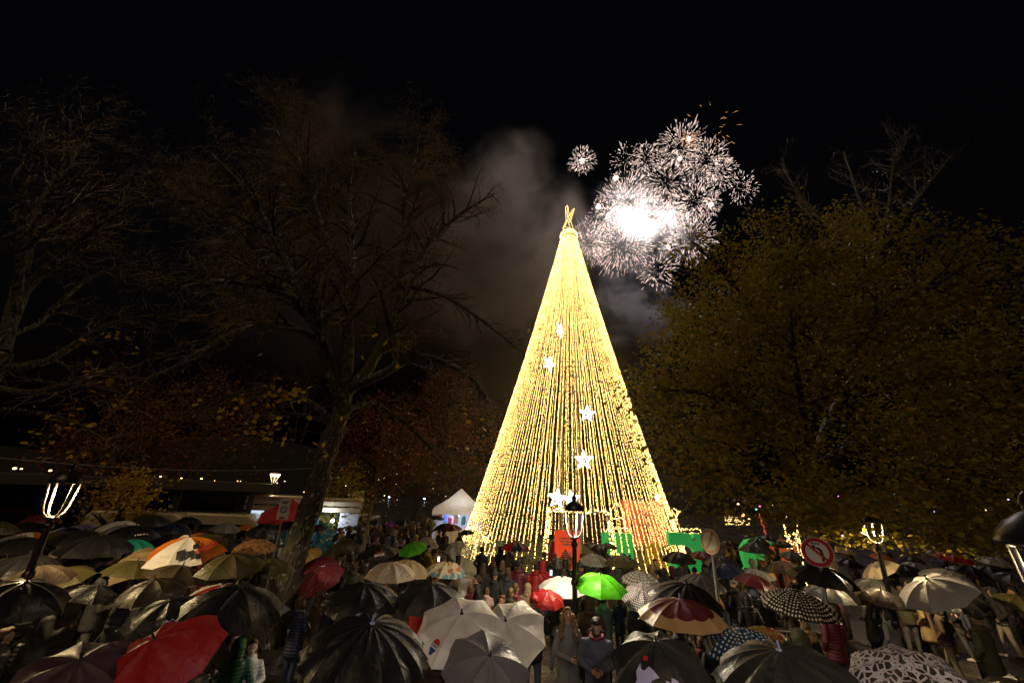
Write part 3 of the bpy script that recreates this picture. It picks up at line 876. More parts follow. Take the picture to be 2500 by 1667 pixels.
# kiosk behind the bare trunk
pt = at(735, 1290, y=22.0)
m_teal = mat('kiosk_teal', (.015, .13, .13), .5)
m_fascia = mat('kiosk_fascia', (.7, .6, .42), .5, var=.08)
t = thing('kiosk', 'kiosk with cream fascia, teal ribbed wall and white lit panel', 'kiosk', (pt.x, pt.y, 0), RAD(16))
MB().box((0, 1.6, 1.2), (5.0, .1, 2.4)).build('back_wall', m_teal, t)
for k in range(22):
    MB().box((-1.5 + k * .1, -.02, 1.15), (.055, .06, 2.2)).build('wall_rib', m_teal, t)
MB().box((-.45, .03, 1.15), (2.4, .05, 2.25)).build('front_wall', mat('kiosk_dark', (.01, .05, .06), .6), t)
MB().box((-2.2, -.02, 1.2), (.75, .08, 2.3)).build('lit_panel', emit('panel_glow', (.7, .8, 1), .9), t)
MB().box((0, .8, 2.95), (5.3, 2.2, .12)).build('roof', m_fascia, t)
for k, z_ in enumerate((2.78, 2.5)):
    MB().box((0, -.3 - .02 * k, z_), (5.3, .08, .2)).build('fascia_board', m_fascia, t)
MB().box((2.15, -.02, 1.2), (.9, .08, 2.3)).build('side_panel', mat('kiosk_white', (.7, .72, .78), .5), t)
lamp_light('POINT', 'lamp_light', t, (1.2, -.5, 2.2), 55, (.8, .88, 1), .1)
# red parasol in front of the kiosk
pt = at(715, 1240, y=20.4)
t = thing('parasol', 'red round market parasol in front of the kiosk', 'parasol', (pt.x, pt.y, 0))
m_rp = cloth('parasol_red', (.6, .05, .05), .35)
MB().tube([(0, 0, 0), (0, 0, pt.z + .4)], .03, 8).build('pole', m_pole, t)
ps = MB()
n = 8
ps.v = [(0, -.25, pt.z + .42)] + [(1.25 * math.cos(2 * PI * k / n), 1.1 * math.sin(2 * PI * k / n) - .3, pt.z - .25 - .35 * (math.sin(2 * PI * k / n) < -.3)) for k in range(n)]
ps.f = [(0, 1 + k, 1 + (k + 1) % n) for k in range(n)]; ps.m = [0] * n
ps.build('canopy', m_rp, t)

# ------------------------------------------------------------------ vans and car behind the crowd
m_glass = mat('car_glass', (.01, .012, .014), .08, var=0)
m_tyre = mat('tyre', (.012, .012, .012), .8)
def van(label, px, py, y, s, paint, rz, L=5.0, Hh=2.5, W=1.95):
    p = at(px, py, y=y)
    t = thing('parked_van', label, 'van', (p.x, p.y, 0), rz, 'vehicles parked behind the crowd')
    pro = [(-L / 2, .35), (L / 2, .35), (L / 2, .95), (L / 2 - .25, 1.25), (L / 2 - 1.0, Hh - .3), (L / 2 - 1.4, Hh - .05), (-L / 2 + .2, Hh), (-L / 2, Hh - .2)]
    me = MB().prism(pro, -W / 2, W / 2)
    b = me.build('body', paint, t)
    bv = b.modifiers.new('b', 'BEVEL'); bv.width = .07; bv.segments = 2
    for sy in (-1, 1):
        MB().box((L / 2 - 1.65, sy * (W / 2 + .004), Hh - .75), (.9, .012, .6), bev=.004).build('side_window', m_glass, t)
        MB().box((-.3, sy * (W / 2 + .004), Hh - .75), (1.5, .012, .55), bev=.004).build('side_window', m_glass, t)
        for x in (-L / 2 + .9, L / 2 - .95):
            w = MB(); w.tube([(x, sy * (W / 2 - .2), .34), (x, sy * (W / 2 + .02), .34)], .34, 18); w.build('wheel', m_tyre, t)
        MB().box((L / 2 - .02, sy * .7, .85), (.06, .3, .18), bev=.02).build('headlight', m_signw, t)
        MB().box((-L / 2 + .0, sy * .8, 1.3), (.03, .14, .5), bev=.01).build('tail_light', m_signr, t)
    ws = MB(); ws.add([(L / 2 - .24, -.85, 1.3), (L / 2 - .24, .85, 1.3), (L / 2 - .97, .78, Hh - .33), (L / 2 - .97, -.78, Hh - .33)], [(0, 1, 2, 3)]); ws.build('windscreen', m_glass, t, M=Matrix.Translation((.02, 0, .02)))
    return t
m_vcream = mat('van_cream', (.62, .52, .36), .25, var=.05, coat=.5)
m_vred = mat('car_red', (.3, .012, .014), .22, var=.05, coat=.6)
van('long cream van with its roof above the umbrellas by the no parking sign', 392, 1270, 19.0, 1, m_vcream, RAD(14), 4.4, 2.35)
van('second cream van further along behind the blue and white umbrella', 540, 1285, 20.5, 1, m_vcream, RAD(14), 5.2, 2.3)
p = at(40, 1262, y=21)
t = thing('parked_car', 'dark red car with glowing tail lights at the crowd edge', 'car', (p.x, p.y, 0), RAD(36), 'vehicles parked behind the crowd')
b = MB().prism([(-2.1, .3), (2.1, .3), (2.15, .85), (1.3, 1.0), (.6, 2.0), (-1.4, 2.1), (-2.1, 1.3)], -.9, .9).build('body', m_vred, t)
bv = b.modifiers.new('b', 'BEVEL'); bv.width = .1; bv.segments = 2
for sy in (-1, 1):
    MB().box((-.4, sy * .905, 1.6), (1.7, .012, .5), bev=.004).build('side_window', m_glass, t)
    for x in (-1.35, 1.35):
        MB().tube([(x, sy * .7, .32), (x, sy * .92, .32)], .32, 18).build('wheel', m_tyre, t)
    MB().box((2.13, sy * .62, .8), (.08, .36, .2), bev=.02).build('tail_light', emit('tail_glow', (1, .03, .02), 5.0), t)
    MB().box((-2.1, sy * .62, .9), (.06, .36, .2), bev=.02).build('headlight', m_signw, t)
# red awning beside the car, its lit look put in as emission
p = at(8, 1262, y=22)
t = thing('stall_awning', 'bright red awning with added glow at the edge of the crowd', 'awning', (p.x, p.y, 0), RAD(40))
aw = MB(); aw.add([(-.7, -.5, p.z - .1), (.7, -.5, p.z - .35), (.5, .5, p.z + .05), (-.7, .6, p.z + .25)], [(0, 1, 2, 3)]); aw.build('awning_sheet', emit('awning_glow', (1, .05, .03), .9), t)
for sx in (-.65, .65):
    MB().tube([(sx, -.48, 0), (sx, -.48, p.z - .15)], .02, 5).build('awning_leg', m_grey, t)
MB().box((0, -.5, p.z - .55), (1.3, .05, .16)).build('counter_edge', m_red2, t)

# ------------------------------------------------------------------ low shelter building at the far left
p = at(150, 1200, y=16)
m_conc = mat('shelter_concrete', (.04, .037, .04), .8, var=.3, scale=1.5)
t = thing('shelter_building', 'low dark flat roofed shelter with posts behind the crowd', 'building', (p.x - 2, p.y + 1.5, 0), RAD(32))
MB().box((0, 2, 3.45), (16, 6, .22), bev=.03).build('flat_roof', m_conc, t)
MB().box((0, -1.02, 3.4), (16.1, .08, .36)).build('roof_edge', mat('roof_edge', (.07, .065, .07), .7), t)
MB().box((0, 4.8, 1.7), (15.6, .2, 3.3)).build('wall', m_conc, t)
for k in range(6):
    MB().box((-7 + k * 2.8, -.7, 1.7), (.24, .24, 3.3), bev=.02).build('column', m_conc, t)
    if k < 5:
        MB().box((-5.6 + k * 2.8, 4.68, 1.8), (1.7, .06, 1.4)).build('window', m_glass, t)

# ------------------------------------------------------------------ steel crowd barriers
m_steel = mat('barrier_steel', (.4, .39, .36), .35, .6)
bm_ = MB()
def barrier(label, p, rz, L=2.2):
    t = thing('crowd_barrier', label, 'barrier', (p.x, p.y, 0), rz, 'steel crowd barriers')
    MB().tube([(-L / 2, 0, .12), (-L / 2, 0, .95), (-L / 2 + .1, 0, 1.08), (L / 2 - .1, 0, 1.08), (L / 2, 0, .95), (L / 2, 0, .12), (-L / 2, 0, .12)], .02, 6).build('frame', m_steel, t)
    for k in range(14):
        x = -L / 2 + L * (k + 1) / 15
        MB().tube([(x, 0, .12), (x, 0, 1.07)], .008, 5).build('bar', m_steel, t)
    for s_ in (-1, 1):
        MB().tube([(s_ * L * .4, -.28, .02), (s_ * L * .4, 0, .12), (s_ * L * .4, .28, .02)], .016, 5).build('foot', m_steel, t)
barrier('steel crowd barrier in front of the fur hooded person', at(1880, 1538, z=1.08), RAD(-4))
barrier('steel crowd barrier next to the person in the white coat', at(372, 1450, z=1.08), RAD(70))
barrier('steel crowd barrier right of the red information panel', at(1432, 1325, y=20.3), RAD(3))
for k in range(4):
    barrier('steel crowd barrier along the foot of the light tree', Vector((TX - 6.5 + k * 2.4, TY - 8.2 + .25 * abs(k - 1.5), 0)), RAD(-12 + 8 * k))
# ------------------------------------------------------------------ lit decorations behind the leafy tree
m_dimbulb = emit('dim_bulb', (1, .66, .22), 7.0)
def light_figure(label, px, py, y, strokes, s, dens=.045, m_=None, rz=0):
    p = at(px, py, y=y)
    t = thing('light_figure', label, 'light decoration', (p.x, p.y, 0), rz, 'lit wire figures right of the light tree')
    mb = MB(); fr = MB()
    for st_ in strokes:
        pts = [Vector((x * s, 0, z * s)) for x, z in st_]
        fr.tube(pts, .02, 4)
        for i in range(len(pts) - 1):
            n = max(1, int((pts[i + 1] - pts[i]).length / dens))
            bulbs(mb, [pts[i].lerp(pts[i + 1], k / n) + Vector((random.uniform(-.05, .05), random.uniform(-.05, .05), random.uniform(-.05, .05))) for k in range(n)], .026, 0)
    fr.build('wire_frame', m_mast, t)
    struct(mb.build('bulbs', m_ or m_dimbulb, t), 'stuff')
DEER = [[(-.9, 0), (-.8, .9), (-.9, 1.2), (.5, 1.25), (.7, 1.1), (.65, 0)], [(-.7, 0), (-.55, .9)], [(.45, 0), (.45, .95), (-.8, .9)], [(-.9, 1.2), (-1.15, 1.9), (-1.45, 1.75), (-1.1, 1.55)],
        [(-1.15, 1.9), (-1.0, 2.5), (-1.3, 2.7)], [(-1.05, 2.2), (-.75, 2.6)], [(-1.1, 1.95), (-1.45, 2.4), (-1.4, 2.75)]]
SLED = [[(-1.2, .2), (1.2, .2), (1.5, .5)], [(-1, .5), (.9, .5), (1.1, 1.4), (.6, .9), (-.6, .9), (-1.1, 1.3), (-1, .5)], [(-.8, .2), (-.8, .5)], [(.7, .2), (.7, .5)], [(-.9, .7), (.9, .7)]]
light_figure('gold lit reindeer wire figure above the green letter', 1690, 1300, 24.5, [[(x, z + 1.9) for x, z in s_] for s_ in DEER], .72, .05)
light_figure('gold lit sleigh wire figure behind the green rounded letter', 1800, 1300, 34, [[(x, z + 2.6) for x, z in s_] for s_ in SLED], .75, .09)
COL = [[(-.4, 0), (-.4, 3.6), (-.15, 4.0)], [(.4, 0), (.4, 3.6), (.5, 4.0), (.2, 4.3)], [(-.4, .4), (.4, .4)], [(-.4, .9), (.4, .9)], [(0, .9), (0, 1.5)], [(-.4, 1.7), (.4, 1.7)], [(-.4, 2.2), (.4, 2.5)], [(-.4, 2.9), (.4, 2.9)], [(-.4, 3.3), (.3, 3.4)], [(-.2, 1.7), (-.2, 2.9)], [(.2, 1.7), (.2, 2.9)]]
light_figure('tall gold lit column figure left of the no left turn sign', 1938, 1325, 23, COL, .82)
light_figure('slanted red lit garland between the giant letters', 1872, 1300, 26, [[(0, 1.5), (-.3, 3.3)]], 1.0, m_=emit('red_bulb', (1, .06, .04), 1.6))
light_figure('gold lit gift box figure at the left foot of the light tree', 1185, 1320, 24, [[(-.5, 0), (.5, 0), (.5, 1.2), (-.5, 1.2), (-.5, 0)], [(0, 0), (0, 1.2), (-.3, 1.6), (0, 1.3), (.3, 1.6), (0, 1.2)], [(-.5, .6), (.5, .6)]], 1.0, .06)
light_figure('gold lit bell figure inside the light tree', 1508, 1290, 29, [[(-.7, 1.2), (.7, 1.2), (.45, 1.6), (.35, 2.4), (0, 2.8), (-.35, 2.4), (-.45, 1.6), (-.7, 1.2)], [(0, 0), (0, 1.2)], [(-.5, 1.5), (.5, 1.5)], [(-.4, 2.0), (.4, 2.0)]], 1.2, .05)
# ------------------------------------------------------------------ lights of the town across the valley
def town_light(px, py, y, r, c, s, label, grp):
    p = at(px, py, y=y)
    gz = 0.0
    t = MB()
    t.tube([(0, 0, -r * 2.5), (0, 0, 0)], r * .15, 4, 1); t.ball((0, 0, 0), (r, r, r * .6), 0, 8, 5)
    o = t.build('town_lamp', [emit('town_%s' % s, c, s, False), m_iron], None, M=Matrix.Translation(p))
    tag(o, label, 'distant light', grp)
r_ = random.Random(5)
WARM, COOL = (1, .62, .25), (.8, .9, 1)
for (px, py, k) in [(36, 1143, 1.6), (52, 1144, 1), (122, 1148, 1.5), (233, 1152, .8), (262, 1155, .9), (391, 1163, 1.1), (443, 1167, .7), (492, 1168, 1), (20, 948, .9), (34, 949, 1), (525, 1173, .6), (580, 1174, .5)]:
    town_light(px, py, 100, .22 * k, WARM, 9.0, 'warm lamp in the row of town lights over the dark roofs', 'warm town lights at the left')
for i in range(46):
    px, py = r_.uniform(580, 1130), r_.uniform(1150, 1262)
    town_light(px, py, 110, .1 * r_.uniform(.5, 1.3), r_.choice([WARM, COOL, (1, .85, .6)]), 7.0 + .5 * i % 2, 'tiny lamp on the dark hillside between bare trunk and tent', 'hillside lights behind the market')
for (px, py) in [(934, 1227), (950, 1213), (949, 1223), (1016, 1218), (1036, 1217), (1020, 1240)]:
    town_light(px, py, 108, .22, COOL, 10.0, 'brighter white lamp on the dark hillside beside the tent', 'bright hillside lights beside the tent')
for i in range(40):
    px, py = r_.uniform(1800, 2500), 1205 + (1250 - 1205) * r_.random() + (r_.random() < .3) * 40
    cc, ss = r_.choice([(WARM, 6.5), ((.3, .3, 1), 5.5), (WARM, 6.5), ((.2, .8, .9), 4.5), ((.9, .2, .9), 4.0)])
    town_light(px, py, 44, .075 * r_.uniform(.6, 1.6), cc, ss, {6.5: 'warm', 5.5: 'blue', 4.5: 'cyan', 4.0: 'magenta'}[ss] + ' fairy light glinting through the leafy tree', 'fairy lights behind the leafy tree')
p = at(1605, 1214, y=36)
tag(MB().tube([(p.x, p.y, 0), (p.x, p.y, p.z)], .05, 6, 1).ball((p.x, p.y, p.z), .2, 0).build('globe_lamp', [emit('globe_white', (1, .95, .9), 12), m_iron]), 'white globe lamp at the right edge of the light tree', 'street lamp')
# overhead wires
w = MB(); A, B = at(0, 1118, y=16), at(900, 1135, y=20)
w.tube([A.lerp(B, k / 12) + Vector((0, 0, -.35 * math.sin(PI * k / 12))) for k in range(13)], .012, 4)
tag(w.build('overhead_wire', mat('wire_grey', (.3, .3, .3), .5)), 'thin grey wire stretched across the dark behind the bare tree', 'wire')
# ------------------------------------------------------------------ trees
def bark(name, c, moss, lichen):
    m, nt, b = nodes_of(name)
    tc = N(nt, 'ShaderNodeTexCoord')
    mp = N(nt, 'ShaderNodeMapping'); mp.inputs['Scale'].default_value = (1, 1, .35); nt.links.new(tc.outputs['Object'], mp.inputs[0])
    n1 = N(nt, 'ShaderNodeTexNoise'); n1.inputs['Scale'].default_value = 2.2; n1.inputs['Detail'].default_value = 7
    n2 = N(nt, 'ShaderNodeTexNoise'); n2.inputs['Scale'].default_value = 7; n2.inputs['Detail'].default_value = 6
    n3 = N(nt, 'ShaderNodeTexVoronoi'); n3.inputs['Scale'].default_value = 16
    nt.links.new(tc.outputs['Object'], n1.inputs['Vector']); nt.links.new(tc.outputs['Object'], n2.inputs['Vector']); nt.links.new(mp.outputs[0], n3.inputs['Vector'])
    def ramp(sock, a, b_):
        r = N(nt, 'ShaderNodeMapRange'); r.inputs[1].default_value = a; r.inputs[2].default_value = b_; nt.links.new(sock, r.inputs[0]); return r.outputs[0]
    x = N(nt, 'ShaderNodeMix', data_type='RGBA'); x.inputs[6].default_value = c4(c); x.inputs[7].default_value = c4(moss); nt.links.new(ramp(n1.outputs[0], .5, .62), x.inputs[0])
    y = N(nt, 'ShaderNodeMix', data_type='RGBA'); nt.links.new(x.outputs[2], y.inputs[6]); y.inputs[7].default_value = c4(lichen); nt.links.new(ramp(n2.outputs[0], .6, .66), y.inputs[0])
    nt.links.new(y.outputs[2], b.inputs['Base Color'])
    b.inputs['Roughness'].default_value = .7
    bp = N(nt, 'ShaderNodeBump'); bp.inputs[0].default_value = .9; bp.inputs[1].default_value = .06
    nt.links.new(n3.outputs['Distance'], bp.inputs['Height']); nt.links.new(bp.outputs[0], b.inputs['Normal'])
    return m
def leafmat(name, cols, trans=.35):
    m, nt, b = nodes_of(name)
    out = nt.nodes['Material Output']
    ge = N(nt, 'ShaderNodeNewGeometry')
    rp = N(nt, 'ShaderNodeValToRGB')
    els = rp.color_ramp.elements
    els[0].color = c4(cols[0]); els[1].color = c4(cols[-1])
    for i, c in enumerate(cols[1:-1]):
        e = els.new((i + 1) / (len(cols) - 1)); e.color = c4(c)
    nt.links.new(ge.outputs['Random Per Island'], rp.inputs[0]); nt.links.new(rp.outputs[0], b.inputs['Base Color'])
    b.inputs['Roughness'].default_value = .5
    tr = N(nt, 'ShaderNodeBsdfTranslucent'); nt.links.new(rp.outputs[0], tr.inputs[0])
    ms = N(nt, 'ShaderNodeMixShader'); ms.inputs[0].default_value = trans
    nt.links.new(b.outputs[0], ms.inputs[1]); nt.links.new(tr.outputs[0], ms.inputs[2]); nt.links.new(ms.outputs[0], out.inputs[0])
    return m
m_bark1 = bark('lime_bark', (.055, .045, .035), (.06, .065, .02), (.28, .26, .25))
m_bark2 = bark('dark_bark', (.035, .028, .02), (.04, .045, .015), (.12, .11, .09))
m_twig = mat('wet_twig', (.17, .11, .05), .45, var=.4)
m_leaf_y = leafmat('yellow_leaf', [(.5, .32, .03), (.62, .44, .05), (.42, .2, .03)])
m_leaf_g = leafmat('autumn_green_leaf', [(.3, .24, .025), (.2, .2, .02), (.33, .22, .025), (.13, .15, .018), (.3, .16, .025)], .5)
m_leaf_r = leafmat('rust_leaf', [(.15, .048, .01), (.1, .034, .008), (.18, .07, .015)])
m_leaf_o = leafmat('ochre_leaf', [(.2, .08, .015), (.13, .05, .01), (.25, .13, .02)])

def leaf_cloud(P, size, seed, flat=.6):
    """numpy: one mesh of many small heart-shaped leaves (4 tris each)"""
    r = np.random.default_rng(seed)
    n = len(P)
    shape = np.array([(0, -.55, 0), (.42, -.2, .08), (.36, .25, .06), (0, .6, -.03), (-.36, .25, .06), (-.42, -.2, .08)])
    nrm = r.normal(size=(n, 3)); nrm[:, 2] = np.abs(nrm[:, 2]) + flat
    nrm /= np.linalg.norm(nrm, axis=1)[:, None]
    t = r.normal(size=(n, 3)); t -= nrm * (t * nrm).sum(1)[:, None]; t /= np.linalg.norm(t, axis=1)[:, None]
    b = np.cross(nrm, t)
    s = (size * r.uniform(.6, 1.25, n))[:, None, None]
    V = P[:, None, :] + s * (shape[None, :, 0:1] * t[:, None, :] + shape[None, :, 1:2] * b[:, None, :] + shape[None, :, 2:3] * nrm[:, None, :])
    F = np.array([(0, 1, 5), (1, 2, 5), (2, 4, 5), (2, 3, 4)])
    FF = (np.arange(n)[:, None, None] * 6 + F[None]).reshape(-1, 3)
    me = bpy.data.meshes.new('foliage')
    me.vertices.add(n * 6); me.vertices.foreach_set('co', V.reshape(-1).astype(np.float32))
    me.loops.add(len(FF) * 3); me.loops.foreach_set('vertex_index', FF.reshape(-1).astype(np.int32))
    me.polygons.add(len(FF)); me.polygons.foreach_set('loop_start', (np.arange(len(FF)) * 3).astype(np.int32))
    me.update(calc_edges=True)
    return me
def grow(mb, pts, rad, r_, lvl, maxl, spread, droop, dens, tips, n=5, up=0.0, wander=.22):
    """tube along pts plus side branches, recursively"""
    mb[min(lvl, 2)].tube(pts, rad, n if lvl < 2 else 3, caps=False)
    if lvl >= maxl:
        tips.append(pts[-1]); tips.append(pts[len(pts) // 2])
        return
    L = sum((pts[i + 1] - pts[i]).length for i in range(len(pts) - 1))
    cnt = max(2, int(L * dens[lvl]))
    for c in range(cnt):
        u = .22 + .78 * (c + r_.random()) / cnt
        i = min(int(u * (len(pts) - 1)), len(pts) - 2)
        fr = u * (len(pts) - 1) - i
        p = pts[i].lerp(pts[i + 1], fr)
        d = (pts[i + 1] - pts[i]).normalized()
        rr = (rad[i] * (1 - fr) + rad[i + 1] * fr) * r_.uniform(.4, .62)
        side = Vector((r_.gauss(0, 1), r_.gauss(0, 1), r_.gauss(0, .7) + up)); side = (side - d * side.dot(d)).normalized()
        v = (d * r_.uniform(.5, 1.0) + side * spread).normalized()
        Ls = L * r_.uniform(.24, .46) * (1.1 - .6 * u) if lvl else L * r_.uniform(.18, .36) * (1.1 - .6 * u)
        Ls = max(Ls, .35)
        ns = 5 if lvl < 1 else 4
        q = [p]
        for k in range(ns):
            v = (v + Vector((r_.gauss(0, wander), r_.gauss(0, wander), r_.gauss(0, wander) - droop * (k / ns)))).normalized()
            q.append(q[-1] + v * (Ls / ns))
        rr = max(rr, .004)
        grow(mb, q, [max(rr * (1 - .8 * k / ns), .0035) for k in range(ns + 1)], r_, lvl + 1, maxl, spread, droop, dens, tips, 4, up, wander)
def px_path(rows, base_y):
    return [at(x, y, y=base_y + dy) for x, y, dy in rows]
def smooth_path(pts, k=3):
    out = []
    for i in range(len(pts) - 1):
        p0, p1, p2, p3 = pts[max(i - 1, 0)], pts[i], pts[i + 1], pts[min(i + 2, len(pts) - 1)]
        for j in range(k):
            t = j / k
            out.append(.5 * ((2 * p1) + (p2 - p0) * t + (2 * p0 - 5 * p1 + 4 * p2 - p3) * t * t + (3 * p1 - p0 - 3 * p2 + p3) * t ** 3))
    out.append(pts[-1])
    return out

# --- big bare lime tree, left of the light tree
TB = 12.0
bt = thing('bare_tree', 'big bare tree with leaning lichened trunk and a few yellow leaves', 'tree', (at(696, 1430, y=TB).x, TB, 0))
ob = Vector(bt.location)
tr_px = [(696, 1430, 0), (714, 1371, 0), (730, 1315, 0), (751, 1260, 0), (772, 1195, 0), (790, 1120, .1), (812, 1065, .2), (832, 1010, .2), (842, 950, .2)]
tp = px_path(tr_px, TB)
g0 = Vector((tp[0].x - .25, TB, 0)); tp = [g0, g0.lerp(tp[0], .5)] + tp
tp = smooth_path(tp, 3)
nT = len(tp)
tm = MB(); tm.tube([p - ob for p in tp], [.37 * (1 - .36 * i / nT) + (.15 * max(0, 1 - i / 4)) + .02 * math.sin(i * 2.1) for i in range(nT)], 14)
for i in range(len(tm.v)):
    v = Vector(tm.v[i]); k = 1 + .0
    d_ = mnoise.noise(v * 2.3) * .05 + mnoise.noise(v * 7) * .02
    tm.v[i] = (v.x + d_, v.y + d_ * .6, v.z)
tm.build('trunk', m_bark1, bt, smooth=True)
LIMBS = [
 ([(836, 1000, .2), (806, 900, -.4), (775, 800, -.9), (742, 735, -1.3), (700, 640, -1.6), (640, 520, -1.8), (580, 440, -2.0), (510, 370, -2.0)], .22),
 ([(842, 950, .2), (850, 850, .3), (850, 750, .5), (858, 650, .8), (855, 540, 1.0), (852, 460, 1.2), (868, 370, 1.3)], .22),
 ([(842, 960, .2), (900, 900, .5), (950, 800, .9), (1000, 700, 1.2), (1042, 600, 1.5), (1120, 525, 1.8), (1205, 475, 2.0)], .19),
 ([(848, 950, .2), (940, 910, -.2), (1020, 868, -.5), (1100, 890, -.8), (1160, 930, -1.0), (1195, 985, -1.1)], .14),
 ([(815, 1030, .2), (740, 975, -.4), (650, 950, -1.0), (560, 965, -1.5), (470, 1020, -1.9)], .12),
 ([(790, 840, -.6), (700, 790, -1.2), (600, 800, -1.8), (500, 850, -2.3), (400, 910, -2.6)], .11),
 ([(742, 735, -1.3), (640, 700, -1.6), (520, 685, -1.9), (420, 690, -2.2), (320, 640, -2.4)], .10),
 ([(855, 660, .8), (800, 590, 1.2), (760, 470, 1.6), (720, 360, 2.0), (700, 300, 2.2), (665, 250, 2.3)], .11),
 ([(1000, 700, 1.2), (1090, 725, 1.0), (1180, 785, .8), (1260, 850, .6)], .08),
 ([(950, 800, .9), (985, 640, 1.6), (985, 480, 2.2), (1010, 400, 2.6), (1030, 310, 2.8)], .12),
 ([(850, 1000, .2), (900, 985, 1.0), (960, 1010, 1.8), (1040, 1080, 2.3), (1110, 1150, 2.6)], .09),
 ([(820, 1040, .1), (770, 1020, .9), (700, 1010, 1.7), (620, 1030, 2.4), (560, 1090, 2.8)], .08),
 ([(775, 800, -.9), (700, 720, .2), (600, 600, 1.2), (520, 520, 1.8), (430, 420, 2.2)], .10)]
tips = []
r_ = random.Random(11)
tw = [MB(), MB(), MB()]
for rows, r0 in LIMBS:
    p = smooth_path([q - ob for q in px_path(rows, TB)], 2)
    lb = [MB(), tw[1], tw[2]]
    grow(lb, p, [r0 * (1 - .86 * i / (len(p) - 1)) + .012 for i in range(len(p))], r_, 0, 3, .75, .16, (4.2, 6.4, 6.5), tips, 8, .25)
    lb[0].build('limb', m_bark1, bt, smooth=True)
struct(tw[1].build('branches', m_bark1, bt), 'stuff')
struct(tw[2].build('twigs', m_twig, bt), 'stuff')
# single yellow leaves still hanging on the low left boughs
lp = np.zeros((1, 3)); lme = leaf_cloud(lp, .14, 3, .2); lme.materials.append(m_leaf_y)
lm2 = [lme]
for s_ in (4, 5, 6):
    x = leaf_cloud(lp, .13, s_, .0); x.materials.append([m_leaf_y, m_leaf_o, m_leaf_y][s_ - 4]); lm2.append(x)
r_ = random.Random(21)
for (cx, cy, sx, sy, n) in ((690, 965, 55, 22, 42), (655, 1045, 45, 30, 40), (560, 1000, 50, 30, 16), (620, 990, 90, 70, 26), (800, 1060, 60, 60, 10), (900, 850, 40, 60, 6), (1130, 1060, 50, 50, 12), (480, 985, 20, 10, 4)):
    for _ in range(n):
        p = at(r_.gauss(cx, sx * .6), r_.gauss(cy, sy * .6), y=TB + r_.uniform(-2.2, -.8)) - ob
        o = link('leaf', r_.choice(lm2), bt, Matrix.Translation(p) @ Matrix.Rotation(r_.uniform(0, 6), 4, 'Z') @ Matrix.Rotation(r_.uniform(-1.2, 1.2), 4, 'X'))
# --- second bare tree, trunk just outside the left edge
bt2 = thing('bare_tree', 'bare tree with ochre leaf tufts over the lit lantern', 'tree', (at(-60, 900, y=9).x, 9.0, 0))
ob2 = Vector(bt2.location)
p2 = at(5, 860, y=9)
MB().tube([Vector((0, 0, 0)), Vector((.1, 0, 2)), (p2 - ob2) * .6, p2 - ob2], [.42, .33, .26, .2], 12).build('trunk', m_bark1, bt2, smooth=True)
r_ = random.Random(5)
tips = []
tw = [MB(), MB(), MB()]
for rows, r0 in [([(5, 860, 0), (60, 710, .2), (150, 625, .4), (250, 545, .6), (340, 490, .8), (395, 440, .9)], .12),
                 ([(5, 860, 0), (60, 640, .4), (100, 500, .8), (165, 400, 1.2), (205, 340, 1.4), (240, 290, 1.5)], .14),
                 ([(40, 760, .1), (50, 600, -.4), (60, 430, -.8), (75, 360, -1.0), (80, 320, -1.1)], .10),
                 ([(5, 900, 0), (120, 880, .5), (250, 800, 1.0), (370, 770, 1.4), (450, 790, 1.6)], .10),
                 ([(0, 950, 0), (80, 960, -.5), (180, 940, -1.0), (290, 960, -1.3), (340, 1010, -1.4)], .08),
                 ([(0, 820, 0), (90, 790, .8), (200, 690, 1.6), (300, 650, 2.2), (380, 660, 2.6)], .08),
                 ([(0, 1000, .5), (100, 1010, 1.0), (200, 1040, 1.5), (290, 1100, 1.8)], .07)]:
    p = smooth_path([q - ob2 for q in px_path(rows, 9)], 2)
    lb = [MB(), tw[1], tw[2]]
    grow(lb, p, [r0 * (1 - .85 * i / (len(p) - 1)) + .01 for i in range(len(p))], r_, 0, 3, .75, .12, (4.0, 6.0, 6.0), tips, 7, .2)
    lb[0].build('limb', m_bark2, bt2, smooth=True)
struct(tw[1].build('branches', m_bark1, bt2), 'stuff')
struct(tw[2].build('twigs', m_twig, bt2), 'stuff')
for (cx, cy, sx, sy, n) in ((160, 1020, 60, 40, 34), (240, 930, 60, 40, 34), (290, 830, 50, 30, 20), (120, 1080, 50, 50, 24), (280, 985, 40, 30, 22), (200, 1110, 40, 15, 16)):
    for _ in range(n):
        p = at(r_.gauss(cx, sx * .6), r_.gauss(cy, sy * .6), y=9 + r_.uniform(-1.5, 2)) - ob2
        link('leaf', r_.choice(lm2[1:3]), bt2, Matrix.Translation(p) @ Matrix.Rotation(r_.uniform(0, 6), 4, 'Z') @ Matrix.Rotation(r_.uniform(-1.2, 1.2), 4, 'X') @ Matrix.Scale(.8, 4))
